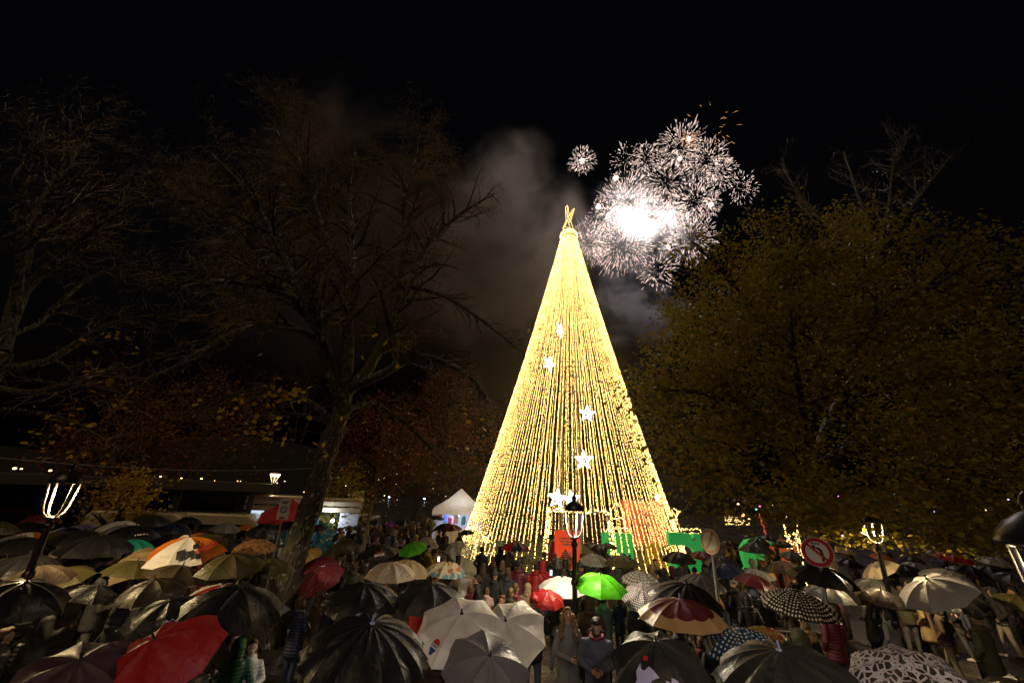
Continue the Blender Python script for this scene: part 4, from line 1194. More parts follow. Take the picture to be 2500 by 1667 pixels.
# --- leafy tree on the right
RB = 15.0
rt = thing('leafy_tree', 'broad leafy tree with dull yellow green autumn leaves', 'tree', (at(1995, 1300, y=RB).x, RB, 0))
orr = Vector(rt.location)
tp = smooth_path([Vector((0, 0, 0)), at(1998, 1300, y=RB) - orr, at(1985, 1200, y=RB) - orr, at(1960, 1100, y=RB) - orr, at(1945, 980, y=RB) - orr], 3)
MB().tube(tp, [.4 - .014 * i for i in range(len(tp))], 12).build('trunk', m_bark2, rt, smooth=True)
r_ = random.Random(8)
tips = []
tw = [MB(), MB(), MB()]
RL = [([(1985, 1190, 0), (1910, 1090, -.6), (1830, 1010, -1.2), (1720, 960, -1.8), (1600, 950, -2.2)], .17),
      ([(1990, 1180, 0), (2015, 1060, .4), (2070, 950, .8), (2140, 850, 1.2), (2190, 780, 1.5), (2230, 700, 1.8)], .18),
      ([(1950, 1000, 0), (1930, 880, .2), (1915, 740, .4), (1905, 660, .7), (1895, 590, 1.0), (1890, 540, 1.2)], .2),
      ([(1970, 1120, 0), (1880, 960, 1.2), (1800, 850, 2.2), (1720, 780, 3.0), (1640, 760, 3.4)], .14),
      ([(1985, 1150, 0), (2120, 1070, -1.4), (2260, 1010, -2.6), (2400, 1000, -3.6), (2520, 1010, -4.2)], .15),
      ([(1960, 1060, 0), (2060, 880, -1.4), (2180, 740, -2.4), (2290, 690, -3.0), (2370, 640, -3.2)], .15),
      ([(1940, 900, .2), (1840, 760, -.8), (1760, 660, -1.4), (1700, 600, -1.8)], .11),
      ([(1985, 1180, 0), (1900, 1140, -1.6), (1800, 1130, -2.8), (1690, 1170, -3.6)], .1),
      ([(1990, 1200, 0), (2090, 1170, -2.0), (2220, 1150, -3.6), (2360, 1170, -5.0), (2480, 1210, -6.0)], .11),
      ([(1920, 760, .4), (1990, 640, 1.4), (2050, 590, 2.0), (2095, 540, 2.4)], .1),
      ([(1975, 1120, 0), (1960, 1000, -2.0), (1940, 880, -3.4), (1930, 760, -4.2)], .1),
      ([(2015, 1060, .4), (2130, 960, 2.0), (2260, 900, 3.4), (2400, 840, 4.4)], .12)]
for rows, r0 in RL:
    p = smooth_path([q - orr for q in px_path(rows, RB)], 2)
    lb = [MB(), tw[1], tw[2]]
    grow(lb, p, [r0 * 1.45 * (1 - .85 * i / (len(p) - 1)) + .014 for i in range(len(p))], r_, 0, 2, .85, .08, (2.4, 3.4), tips, 7, .1)
    lb[0].build('limb', m_bark2, rt, smooth=True)
struct(tw[1].build('branches', m_bark2, rt), 'stuff')
struct(tw[2].build('twigs', m_bark2, rt), 'stuff')
T = np.array([tuple(p) for p in tips])
# extra crown fill: clumps in ellipsoids around the limbs (centre pixel, depth offset, radii in m)
ell = [(1900, 690, .5, (3.6, 3.2, 2.4)), (1770, 800, 0, (3.0, 3.2, 2.6)), (2080, 680, 0, (3.4, 3.4, 2.5)), (2290, 700, -1.5, (2.6, 3, 2.3)), (1660, 960, -.8, (2.2, 2.6, 2.3)), (1650, 1120, -1.6, (1.9, 2.4, 1.5)),
       (1900, 900, -2, (3.6, 2.4, 3.0)), (2150, 880, -1.5, (3.8, 3.0, 3.0)), (2350, 880, -2.5, (3.2, 3.0, 3.0)), (1840, 1120, -2.2, (2.6, 2.2, 1.6)), (2080, 1120, -2.6, (3.0, 2.2, 1.7)), (2300, 1130, -4.0, (2.8, 2.2, 1.8)), (2450, 1060, -4.5, (2.2, 2.2, 2.6)), (2200, 1230, -4.6, (2.0, 1.4, .7)), (2380, 1260, -4.8, (1.8, 1.4, .6)), (1980, 1240, -3.5, (1.4, 1.2, .6)), (2200, 1305, -1.1, (2.0, .9, .5)), (2310, 1315, -1.4, (1.8, 1.0, .4)), (2110, 1290, -1.2, (1.2, .8, .5))]
rr = np.random.default_rng(4)
cl = [T]
for (px, py, dy, rad) in ell:
    c = np.array(at(px, py, y=RB + dy) - orr)
    n = int(26 * rad[0] * rad[1] * rad[2] ** 1.0)
    n = min(max(n, 120), 560)
    d = rr.normal(size=(n, 3)); d /= np.linalg.norm(d, axis=1)[:, None]
    cl.append(c + d * (rr.random(n) ** .45)[:, None] * np.array(rad))
CLP = np.concatenate(cl)
keep = np.array([mnoise.noise(Vector(p) * .75) > -.02 for p in CLP])
CLP = CLP[keep]
per = 12
P = (CLP[:, None, :] + rr.normal(size=(len(CLP), per, 3)) * np.array([.34, .34, .26])).reshape(-1, 3)
P = P[P[:, 2] > 2.6]
print('leaves right', len(P))
fm = leaf_cloud(P, .125, 9, .5); fm.materials.append(m_leaf_g)
struct(link('foliage', fm, rt), 'stuff')
# bare tree whose top shows above the leafy one
bt3 = thing('bare_tree', 'thin bare tree top rising behind the leafy tree', 'tree', (at(2130, 700, y=21).x, 21.0, 0))
ob3 = Vector(bt3.location)
q = at(2140, 620, y=21) - ob3
MB().tube([(0, 0, 0), q * .5, q], [.3, .22, .14], 8).build('trunk', m_bark2, bt3)
tw = [MB(), MB(), MB()]; tips = []
for rows in ([(2140, 620, 0), (2110, 520, 0), (2080, 430, .3), (2060, 370, .4)], [(2140, 620, 0), (2170, 500, .5), (2180, 400, .8), (2200, 330, 1)], [(2140, 620, 0), (2230, 500, -.5), (2290, 420, -.6), (2320, 380, -.8)], [(2140, 640, 0), (1990, 520, .5), (1930, 440, .8), (1910, 390, 1)]):
    p = smooth_path([q_ - ob3 for q_ in px_path(rows, 21)], 2)
    lb = [MB(), tw[1], tw[2]]
    grow(lb, p, [.1 * (1 - .8 * i / (len(p) - 1)) + .01 for i in range(len(p))], r_, 0, 2, .6, 0, (2.4, 3.5), tips, 6, .5)
    lb[0].build('limb', m_bark1, bt3)
struct(tw[1].build('branches', m_bark1, bt3), 'stuff'); struct(tw[2].build('twigs', m_twig, bt3), 'stuff')
# --- background trees: rust coloured and dark crowns
def far_tree(label, px, y, ztop, rad, n, lm, size, seed, zlow=2.5, pz=.0):
    p = at(px, 1250, y=y)
    t = thing('park_tree', label, 'tree', (p.x, p.y, 0), 0, 'autumn trees in the dark park behind')
    r1 = random.Random(seed); r2 = np.random.default_rng(seed)
    MB().tube([(0, 0, 0), (.15, 0, ztop * .4), (.0, .1, ztop * .85)], [.28, .2, .05], 8).build('trunk', m_bark2, t)
    tips = []; tw = [MB(), MB(), MB()]
    for k in range(11):
        a = r1.uniform(0, 2 * PI); z0 = ztop * r1.uniform(.22, .75)
        L = rad * (1.1 - .7 * z0 / ztop)
        q = [Vector((0, 0, z0)) + Vector((math.cos(a) * L * u, math.sin(a) * L * u, L * .75 * u)) for u in (0, .35, .7, 1)]
        grow(tw, q, [.09, .06, .035, .01], r1, 1, 2, .8, .05, (2, 2.4, 2), tips, 5, .1)
    bb = MB(); [bb.add(w_.v, w_.f) for w_ in tw if w_.v]
    struct(bb.build('branches', m_bark2, t), 'stuff')
    c = r2.normal(size=(n // 8, 3)); c /= np.linalg.norm(c, axis=1)[:, None]
    zc, zr = (ztop + zlow) / 2, (ztop - zlow) / 2
    u = r2.random(n // 8) ** .4
    C_ = c * u[:, None] * np.array([rad, rad, zr]); C_[:, :2] *= (1.0 - .45 * (C_[:, 2:3] / zr)); C_[:, 2] += zc
    C_ = C_[np.array([mnoise.noise(Vector(q) * .7 + Vector((seed, 0, 0))) > -.2 for q in C_])]
    P_ = (C_[:, None, :] + r2.normal(size=(len(C_), 8, 3)) * .32).reshape(-1, 3)
    f_ = leaf_cloud(P_, size, seed, .4); f_.materials.append(lm)
    struct(link('foliage', f_, t), 'stuff')
far_tree('rust brown leafed tree left behind the light tree', 1075, 38, 15.5, 5.2, 9000, m_leaf_r, .2, 41)
far_tree('rust brown leafed tree standing behind the bare trunk', 900, 31, 10.5, 4.2, 7000, m_leaf_r, .19, 42)
far_tree('rust brown leafed tree right behind the light tree', 1500, 44, 16.5, 4.0, 5000, m_leaf_r, .2, 43)
far_tree('ochre leafed tree in the dark left of the bare trunk', 430, 28, 11, 4.4, 5000, m_leaf_o, .17, 44)
far_tree('ochre leafed tree above the shelter roof', 240, 24, 8.5, 3.4, 4000, m_leaf_o, .17, 45)
far_tree('low green bushy tree beside the notice board', 835, 24, 4.6, 1.5, 2500, m_leaf_g, .14, 46, .8)
far_tree('dark leafed tree behind the tent', 1010, 46, 9, 4.5, 4000, m_leaf_g, .2, 47)
far_tree('dark leafed tree closing the right side of the square', 2420, 26, 12, 5.5, 5000, m_leaf_g, .19, 48)
far_tree('low yellow bush tree beside the shelter posts', 290, 17, 3.8, 1.1, 1600, m_leaf_y, .12, 49, 1.6)
# ------------------------------------------------------------------ umbrellas (local origin at the handle end, apex at z = AZ, radius RU)
RU, AZ = .58, .93
def dome(r, phi):                         # unit: r in 0..1 -> (radius, drop)
    t = r * phi
    return RU * math.sin(t) / math.sin(phi), RU * (math.cos(t) - 1) / math.sin(phi)
UM = {}
def umesh(n, phi):
    key = (n, round(phi, 3))
    if key in UM:
        return UM[key]
    a = PI / n
    nr, ns = 7, (6 if n <= 8 else 4)
    def pt(i, j):
        t = i / nr; s_ = -1 + 2 * j / ns
        R, z = dome(t, phi)
        an = s_ * a
        k = math.cos(a) / math.cos(an)                       # flat between the ribs
        sag = .055 * (1 - s_ * s_) * math.sin(PI * min(1, t * .93)) * (8 / n) ** .7
        hem = 1 - .045 * (1 - s_ * s_) * t ** 6
        R2 = (R * (1 - (1 - k) * .85) - sag * RU * .35) * hem
        return (R2 * math.cos(an), R2 * math.sin(an), AZ + z - sag * RU * .75)
    V = [(0, 0, AZ)]
    F = []
    for i in range(1, nr + 1):
        for j in range(ns + 1):
            V.append(pt(i, j))
    for j in range(ns):
        F.append((0, 1 + j, 2 + j))
    for i in range(nr - 1):
        for j in range(ns):
            b = 1 + i * (ns + 1) + j
            F.append((b, b + ns + 1, b + ns + 2, b + 1))
    def finish(V, F, nm):
        me = bpy.data.meshes.new(nm); me.from_pydata(V, [], F)
        uvl = me.uv_layers.new(name='UVMap')
        vi = np.empty(len(me.loops), np.int32); me.loops.foreach_get('vertex_index', vi)
        X = np.array(V)[:, :2] / RU
        uvl.data.foreach_set('uv', X[vi].reshape(-1).astype(np.float32))
        me.polygons.foreach_set('use_smooth', [True] * len(me.polygons))
        me.materials.append(None); me.update()
        return me
    panel = finish(V, F, 'canopy_panel')
    VV, FF = [], []
    for k in range(n):
        M = Matrix.Rotation(2 * a * k, 3, 'Z'); o = len(VV)
        VV += [tuple(M @ Vector(p)) for p in V]; FF += [tuple(q + o for q in f) for f in F]
    whole = finish(VV, FF, 'canopy')
    fr = MB()
    for k in range(n):
        an = 2 * a * k + a
        pts = [dome(i / 6, phi) for i in range(7)]
        fr.tube([(R * math.cos(an), R * math.sin(an), AZ + z - .008) for R, z in pts] + [((pts[-1][0] + .012) * math.cos(an), (pts[-1][0] + .012) * math.sin(an), AZ + pts[-1][1] - .012)], .0035, 3)
        m_ = dome(.55, phi)
        fr.tube([(.015 * math.cos(an), .015 * math.sin(an), AZ - .42), (m_[0] * math.cos(an), m_[0] * math.sin(an), AZ + m_[1] - .01)], .003, 3)
    frame = fr.mesh('rib_frame', [mat('umbrella_steel', (.25, .25, .26), .3, .8)])
    UM[key] = (panel, whole, frame, a)
    return UM[key]
m_shaft = mat('umbrella_shaft', (.06, .06, .065), .3, .5)
m_grip = mat('umbrella_grip', (.03, .02, .015), .5)
m_ferr = mat('umbrella_tip', (.02, .02, .022), .35)
m_ferr_w = mat('umbrella_tip_blue', (.35, .38, .6), .35)
sh_me = MB().tube([(0, 0, .06), (0, 0, AZ)], .0075, 6).mesh('shaft', [m_shaft])
gr_me = MB().tube([(0, 0, .16), (0, 0, .02), (0, .02, -.02), (0, .05, -.035), (0, .08, -.02), (0, .09, .02)], [.014, .014, .013, .013, .012, .01], 7).mesh('handle', [m_grip])
fe = MB(); fe.lathe([(.022, -.006), (.024, .004), (.011, .012), (.010, .06), (.005, .075)], 8, c=(0, 0, AZ))
fe_me = fe.mesh('ferrule', [m_ferr]); fe_me2 = fe.mesh('ferrule', [m_ferr_w])
PH_STD, PH_FLAT, PH_DOME = RAD(50), RAD(42), RAD(78)
def C(n, c, trans=.18, **k):
    return cloth('cloth_' + n, c, trans, **k)
BLK = lambda: C('black', (.012, .012, .014)); DGR = lambda: C('charcoal', (.03, .03, .032)); NAV = lambda: C('navy', (.012, .018, .05))
OLV = lambda: C('olive', (.075, .065, .025)); WHT = lambda: C('white', (.78, .75, .72), .3); CRM = lambda: C('cream', (.62, .52, .36), .3)
TAN = lambda: C('tan', (.42, .31, .17), .3); GRY = lambda: C('grey', (.2, .2, .21)); BRN = lambda: C('brown', (.05, .035, .025))
MAR = lambda: C('maroon', (.12, .015, .025)); RED = lambda: C('red', (.42, .02, .02), .25); ORG = lambda: C('orange', (.6, .17, .02), .3)
BLU = lambda: C('blue', (.03, .07, .4), .25); LIL = lambda: C('lilac', (.25, .25, .6), .25); SIL = lambda: C('silver', (.42, .42, .46), .25)
TEA = lambda: C('teal_check', (.02, .3, .22), .25, pat='plaid', c2=(.01, .16, .12), scale=14); GRN = lambda: C('lime', (.12, .62, .02), .35)
MAU = lambda: C('mauve', (.07, .035, .04)); PUR = lambda: C('purple', (.22, .02, .26), .25); PNK = lambda: C('pink', (.5, .32, .26), .3)
STY = {
 'black': [BLK], 'charcoal': [DGR], 'navy': [NAV], 'olive': [OLV], 'white': [WHT], 'cream': [CRM], 'tan': [TAN], 'grey': [GRY], 'brown': [BRN], 'maroon': [MAR], 'red': [RED], 'orange': [ORG],
 'silver': [SIL], 'teal': [TEA], 'lime': [GRN], 'mauve': [MAU], 'purple': [PUR], 'pink': [PNK], 'lilac': [LIL],
 'bluewhite': [BLU, WHT], 'bluegrey': [BLK, SIL, BLU, BLK], 'orangewhite': [ORG, WHT, WHT, ORG], 'blackyellowlit': [BLK, BLK, BLK, OLV], 'navygrey': [NAV, NAV, GRY, NAV], 'blackgrey': [BLK, DGR],
 'moto': [WHT, WHT, ORG, OLV, ORG, WHT, WHT, ORG], 'rainbow': [RED, NAV, MAR, BLU, PUR, OLV, ORG, NAV],
 'leopard': [lambda: C('leopard', (.5, .26, .12), .25, pat='blots', c2=(.06, .03, .025), scale=9)],
 'yellowprint': [lambda: C('yellowprint', (.5, .32, .08), .25, pat='blots', c2=(.2, .12, .03), scale=9)],
 'checkred': [lambda: C('checkred', (.55, .5, .48), .2, pat='dots', c2=(.03, .03, .03), scale=13), lambda: C('checkred', (0, 0, 0)), RED],
 'speckmaroon': [lambda: C('speckmaroon', (.16, .02, .035), .15, pat='blots', c2=(.4, .12, .14), scale=26)],
 'speckle': [lambda: C('speckle', (.4, .33, .25), .25, pat='blots', c2=(.05, .035, .05), scale=26)],
 'plaid': [lambda: C('plaid', (.4, .38, .34), .2, pat='plaid', c2=(.015, .015, .015), scale=7)],
 'dotsgrey': [lambda: C('dotsgrey', (.1, .09, .13), .2, pat='dots', c2=(.62, .55, .45), scale=13)],
 'dotsblack': [lambda: C('dotsblack', (.012, .012, .014), .15, pat='dots', c2=(.65, .6, .5), scale=12)],
 'dotsblue': [lambda: C('dotsblue', (.012, .05, .11), .15, pat='dots', c2=(.55, .6, .65), scale=10)],
 'marooned': [lambda: C('marooned', (.13, .02, .03), .2, pat='rings', c2=(.5, .32, .15), scale=.72)],
 'crackle': [lambda: C('crackle', (.035, .03, .03), .15, pat='crackle', c2=(.5, .46, .55), scale=10)],
 'greyweave': [lambda: C('greyweave', (.1, .09, .1), .2, pat='weave', c2=(.26, .25, .29), scale=9)],
 'kids': [lambda: C('kids', (.72, .62, .42), .3, pat='cells', c2=(.6, .22, .12), c3=(.15, .4, .5), scale=6)],
 'floral': [lambda: C('floral', (.4, .25, .06), .25, pat='cells', c2=(.4, .05, .04), c3=(.1, .12, .03), scale=7)],
 'clear': [lambda: clear_cloth('clear_print', (.75, .72, .6), .42)], 'cleargrey': [lambda: clear_cloth('clear_grey', (.5, .48, .45), .5)],
}
UMB = []                                   # placed umbrellas for the people code: (label, hand point, axis, scale)
def place_umbrella(px, py, wpx, lean, tow, n, shape, style, label, group='umbrellas held over the crowd', spin=None, zlim=(1.9, 2.38), D0=1.16, tip2=False):
    p = at(px, py, zc=D0 * FPX / wpx)
    if p.z > zlim[1]:
        p = at(px, py, z=zlim[1])
    elif p.z < zlim[0]:
        p = at(px, py, z=zlim[0])
    D = min(1.62, max(.78, wpx * depth(p) / FPX))
    s_ = D / (2 * RU)
    # axis: lean to picture right, and towards the camera
    vd = Vector((p.x, p.y, 0)).normalized(); rt_ = Vector((vd.y, -vd.x, 0))
    ax = (Vector((0, 0, 1)) + rt_ * math.tan(RAD(lean)) - vd * math.tan(RAD(tow))).normalized()
    qz = Vector((0, 0, 1)).rotation_difference(ax).to_matrix()
    spin = random.uniform(0, 2 * PI) if spin is None else spin
    R3 = qz @ Matrix.Rotation(spin, 3, 'Z')
    base = p - ax * AZ * s_
    M = Matrix.Translation(base) @ R3.to_4x4() @ Matrix.Diagonal((s_ * random.uniform(.94, 1.06), s_ * random.uniform(.94, 1.06), s_ * random.uniform(.97, 1.03), 1))
    t = thing('umbrella', label, 'umbrella', M=M, group=group)
    phi = {'s': PH_STD, 'f': PH_FLAT, 'd': PH_DOME}[shape]
    panel, whole, frame, a = umesh(n, phi)
    sty = [f() for f in STY[style]]
    if wpx > 44 or len(sty) > 1:
        for k in range(n):
            link('canopy_panel', panel, t, Matrix.Rotation(2 * a * k, 4, 'Z'), [sty[k % len(sty)]])
    else:
        link('canopy', whole, t, None, [sty[0]])
    link('rib_frame', frame, t); link('shaft', sh_me, t); link('handle', gr_me, t); link('ferrule', fe_me2 if tip2 else fe_me, t)
    UMB.append((label, base + ax * .12 * s_, ax, s_, p))
    return t, phi
def warp_to(phi):
    def w(q):
        R = math.hypot(q.x, q.y); an = math.atan2(q.y, q.x)
        a8 = PI / 8; s_ = ((an + a8) % (2 * a8) - a8) / a8
        t = math.asin(min(.999, R / RU * math.sin(phi))) / phi
        _, z = dome(t, phi)
        sag = .055 * (1 - s_ * s_) * math.sin(PI * min(1, t * .93))
        return Vector((q.x, q.y, AZ + z - sag * RU * .35 + .012))
    return w
U = [  # zone, apex x, apex y, width, lean right, lean to camera, ribs, shape, style, label
 (1, 690, 366, 150, 0, 0, 8, 's', 'pink', 'pale pink umbrella in front of the yellow bush'),
 (1, 840, 396, 95, 0, 0, 8, 's', 'black', 'small black umbrella in front of the long cream van'),
 (1, 845, 432, 260, -6, 6, 8, 's', 'white', 'white umbrella with triangle logos by the long cream van'),
 (1, 1065, 392, 270, 0, 0, 8, 's', 'charcoal', 'charcoal umbrella with pale fringe under the no parking sign'),
 (1, 1365, 392, 160, 0, 0, 8, 's', 'bluewhite', 'blue and white panelled umbrella by the second cream van'),
 (1, 1605, 416, 125, 0, 0, 8, 's', 'black', 'black umbrella over the second cream van'),
 (1, 1752, 374, 118, 0, 0, 8, 's', 'silver', 'silver umbrella raised alone left of the kiosk'),
 (1, 605, 458, 135, 0, 4, 10, 's', 'lilac', 'ruffled violet blue umbrella left of the white logo umbrella'),
 (1, 470, 476, 220, -4, 3, 8, 's', 'bluegrey', 'umbrella with blue, silver and black panels next to the lantern pole'),
 (1, 952, 470, 320, 0, 4, 8, 's', 'black', 'black umbrella with white lettering below the cream van'),
 (1, 1215, 452, 230, 0, 2, 8, 's', 'navy', 'navy umbrella behind the racing logo umbrella'),
 (1, 600, 492, 350, 2, 0, 8, 's', 'blackyellowlit', 'black umbrella with one olive panel catching yellow light'),  # all black cloth; the olive panels paint in the yellow lantern light
 (1, 235, 508, 260, 3, 3, 8, 's', 'orangewhite', 'orange and white umbrella lit by the lantern'),
 (1, 705, 536, 430, 0, 5, 10, 's', 'black', 'wet glossy black umbrella shining under the lantern'),
 (1, 940, 563, 310, 0, 0, 8, 's', 'teal', 'green checked umbrella behind the beige tilted one'),
 (1, 1160, 531, 240, 0, 0, 8, 's', 'black', 'black umbrella with gold tip left of the racing logo umbrella'),
 (1, 880, 690, 330, -34, 22, 8, 's', 'tan', 'beige umbrella tilted far left in lantern light'),
 (1, 1330, 538, 520, -10, 14, 8, 's', 'moto', 'white and orange racing umbrella with checker logo'),
 (1, 1590, 540, 190, 0, 0, 8, 's', 'charcoal', 'charcoal umbrella right of the racing logo umbrella'),
 (1, 1510, 478, 180, 8, 0, 8, 's', 'brown', 'brown umbrella above the racing logo umbrella'),
 (1, 1440, 440, 120, -20, 0, 8, 's', 'olive', 'olive green tilted umbrella by the second cream van'),
 (1, -10, 470, 200, 0, 4, 8, 's', 'cream', 'cream umbrella at the edge beside the red awning'),
 (1, 170, 556, 330, 0, 4, 10, 's', 'black', 'black umbrella behind the foot of the lantern pole'),
 (1, 205, 672, 410, 0, 6, 16, 's', 'black', 'many ribbed black umbrella in front of the lantern pole'),
 (1, 540, 668, 240, 6, 4, 8, 'f', 'olive', 'flat khaki umbrella below the glossy black one'),
 (1, 430, 770, 390, -14, 8, 8, 'f', 'olive', 'wide khaki umbrella leaning left below the flat khaki one'),
 (1, 190, 850, 600, 8, 12, 8, 's', 'black', 'big black umbrella below the many ribbed one'),
 (1, 680, 890, 290, 10, 6, 8, 's', 'black', 'black umbrella with thin teal rim beside the beige tilted one'),
 (1, 1190, 1000, 520, -8, 10, 8, 's', 'black', 'black umbrella with white scribbled name over the red one'),
 (1, 560, 1400, 880, -6, 22, 8, 's', 'mauve', 'large dull mauve umbrella next to the red one'),
 (1, 1085, 1275, 820, -26, 20, 8, 's', 'red', 'large red umbrella tilted to the left'),
 (2, 300, 463, 112, 8, 0, 8, 's', 'orange', 'orange umbrella right of the second cream van'),
 (2, 200, 672, 420, -6, 6, 8, 's', 'olive', 'dark olive umbrella beside the bare trunk'),
 (2, 130, 868, 440, 0, 4, 8, 'f', 'checkred', 'white dotted umbrella with red panels behind a big black one'),
 (2, 247, 905, 700, 4, 10, 8, 's', 'black', 'big black umbrella in front of the bare trunk'),
 (2, 475, 410, 102, 0, 0, 8, 's', 'yellowprint', 'small yellow printed umbrella in front of the kiosk'),
 (2, 835, 386, 150, 0, 0, 8, 's', 'tan', 'tan umbrella right of the bare trunk before the kiosk'),
 (2, 790, 470, 110, 0, 0, 8, 's', 'maroon', 'maroon umbrella right behind the bare trunk'),
 (2, 370, 559, 285, 0, 6, 12, 's', 'leopard', 'orange leopard print umbrella left of the bare trunk'),
 (2, 935, 590, 215, -24, 28, 8, 's', 'olive', 'olive umbrella tilted towards the bare trunk'),
 (2, 1065, 522, 200, 4, 4, 8, 's', 'blackgrey', 'black and grey umbrella below the notice board'),
 (2, 725, 640, 110, -20, 20, 8, 's', 'yellowprint', 'yellow speckled umbrella touching the bare trunk'),
 (2, 800, 690, 270, -10, 6, 8, 's', 'maroon', 'dark maroon umbrella behind the speckled maroon one'),
 (2, 790, 790, 330, -28, 24, 8, 's', 'speckmaroon', 'speckled maroon umbrella tilted left'),
 (2, 1215, 604, 260, -6, 8, 8, 's', 'blackgrey', 'black umbrella with red and white lettering'),
 (2, 1300, 606, 140, 4, 0, 8, 's', 'olive', 'small olive umbrella behind the red lettered one'),
 (2, 1452, 592, 200, -14, 14, 8, 's', 'lime', 'small lime green umbrella near the tent'),
 (2, 1560, 549, 160, 0, 0, 8, 'd', 'clear', 'clear dome umbrella with printed pictures near the tent'),
 (3, 345, 577, 185, 0, 0, 8, 'd', 'clear', 'clear dome umbrella with rows of prints at the light tree foot'),
 (2, 1312, 720, 370, 0, 4, 8, 's', 'speckle', 'grey umbrella with dense small floral print'),
 (2, 1440, 716, 320, 8, 4, 8, 's', 'tan', 'beige umbrella behind the floral print one'),
 (3, 265, 724, 285, 3, 5, 8, 's', 'kids', 'colourful childrens umbrella with cartoon shapes and blue tip'),
 (3, 150, 880, 500, 0, 8, 8, 's', 'charcoal', 'charcoal umbrella behind the white balloon logo one'),
 (2, 1122, 885, 530, 0, 8, 12, 's', 'black', 'black twelve ribbed umbrella left of the charcoal one'),
 (2, 1168, 1165, 880, 4, 14, 16, 's', 'black', 'largest black sixteen ribbed umbrella with wet cloth'),
 (3, 365, 1075, 655, -2, 30, 8, 's', 'white', 'white umbrella with small balloon logo'),
 (3, 675, 1135, 560, -16, 34, 8, 's', 'white', 'plain white umbrella touching the balloon logo one'),
 (3, 560, 1385, 660, 8, 34, 8, 's', 'greyweave', 'grey woven look umbrella in front of the two white ones'),
 (3, 1068, 818, 350, -2, 6, 8, 's', 'white', 'bright white umbrella under the central lantern'),
 (3, 965, 925, 235, 4, 16, 8, 's', 'red', 'red umbrella squeezed between the white ones'),
 (3, 1335, 804, 365, 4, 10, 8, 's', 'lime', 'bright lime green umbrella under the central lantern'),
 (3, 1620, 784, 300, 2, 4, 8, 's', 'plaid', 'black and white plaid umbrella next to the lime green one'),
 (3, 1630, 905, 300, -2, 30, 8, 's', 'dotsgrey', 'grey umbrella with tiny pale dots below the plaid one'),
 (4, 645, 872, 500, 8, 8, 14, 's', 'black', 'glossy black umbrella right of the plaid one'),
 (4, 750, 806, 310, 4, 4, 14, 's', 'charcoal', 'dark many ribbed umbrella behind the glossy black one'),
 (4, 600, 994, 590, 0, 2, 12, 'f', 'marooned', 'maroon umbrella with wide tan border'),
 (4, 435, 1290, 690, -2, 18, 8, 's', 'charcoal', 'dark umbrella with pale cat picture and red dot'),
 (4, 1030, 1205, 570, -4, 8, 8, 's', 'dotsblue', 'blue umbrella with white polka dots'),
 (4, 1300, 1355, 960, -4, 14, 14, 's', 'charcoal', 'large dark umbrella in front of the blue dotted one'),
 (4, 1215, 1178, 230, 6, 4, 8, 's', 'floral', 'small yellow floral umbrella behind the blue dotted one'),
 (4, 1420, 930, 470, 6, 8, 12, 's', 'dotsblack', 'black umbrella with white polka dots before the barrier'),
 (4, 1130, 587, 235, 0, 2, 8, 's', 'charcoal', 'charcoal umbrella in front of the green rounded letter'),
 (4, 590, 652, 255, 0, 2, 8, 's', 'black', 'black umbrella at the right foot of the light tree'),
 (4, 755, 648, 195, 4, 0, 8, 's', 'maroon', 'dull pink red umbrella under the green bitten letter'),
 (4, 945, 572, 130, 4, 0, 8, 's', 'brown', 'brown umbrella behind the man in the pale jacket'),
 (4, 1385, 652, 165, 6, 6, 8, 's', 'grey', 'grey umbrella left of the no left turn sign'),
 (4, 1590, 750, 430, 6, 2, 8, 's', 'black', 'black umbrella directly below the no left turn sign'),
 (5, 740, 730, 250, -30, 14, 8, 's', 'cream', 'cream umbrella tilted left at the leaf covered lantern'),
 (5, 1112, 838, 440, -22, 20, 8, 's', 'silver', 'silver white umbrella tilted left near the tan coat'),
 (5, 745, 842, 290, 6, 2, 8, 's', 'black', 'black umbrella in front of the leaf covered lantern pole'),
 (5, 1250, 782, 310, 6, 8, 8, 's', 'charcoal', 'charcoal umbrella behind the silver white one'),
 (5, 560, 702, 190, 6, 0, 8, 's', 'black', 'black umbrella right of the no left turn sign'),
 (5, 800, 668, 140, 10, 4, 8, 's', 'orange', 'rust orange umbrella behind the leaf covered lantern pole'),
 (5, 1290, 655, 210, 8, 4, 8, 's', 'red', 'red umbrella in the crowd behind the silver white one'),
 (5, 1345, 596, 160, 10, 4, 8, 's', 'cream', 'cream umbrella behind the red one'),
 (5, 1460, 712, 190, 10, 4, 8, 's', 'olive', 'olive umbrella right of the red one'),
 (5, 1580, 686, 190, 8, 4, 8, 's', 'grey', 'grey umbrella near the close lamp post'),
 (5, 1745, 950, 260, 10, 10, 8, 's', 'olive', 'olive umbrella beside the close lamp post'),
 (5, 940, 1420, 800, -4, 24, 8, 's', 'crackle', 'dark umbrella with white animal skin lines'),
 (5, 1760, 1560, 520, -6, 14, 8, 's', 'brown', 'dark brown umbrella on the open paving'),
 (5, 520, 610, 160, 6, 0, 8, 's', 'cream', 'cream umbrella behind the leaves by the no left turn sign'),
 (5, 1000, 672, 150, 6, 2, 8, 's', 'brown', 'brown umbrella between the rust orange and the red one'),
 (5, 1180, 640, 120, 8, 2, 8, 's', 'silver', 'silver umbrella left of the red one'),
 (3, 745, 580, 215, 0, 0, 8, 's', 'rainbow', 'rainbow panelled umbrella at the light tree foot'),
 (3, 825, 678, 145, 0, 4, 8, 's', 'olive', 'small olive umbrella left of the information panel'),
 (3, 1290, 662, 235, 0, 6, 8, 's', 'cleargrey', 'greyish see through umbrella behind the central lantern pole'),
 (3, 1320, 600, 200, 26, 0, 8, 's', 'brown', 'dark brown umbrella tipped right beside the information panel'),
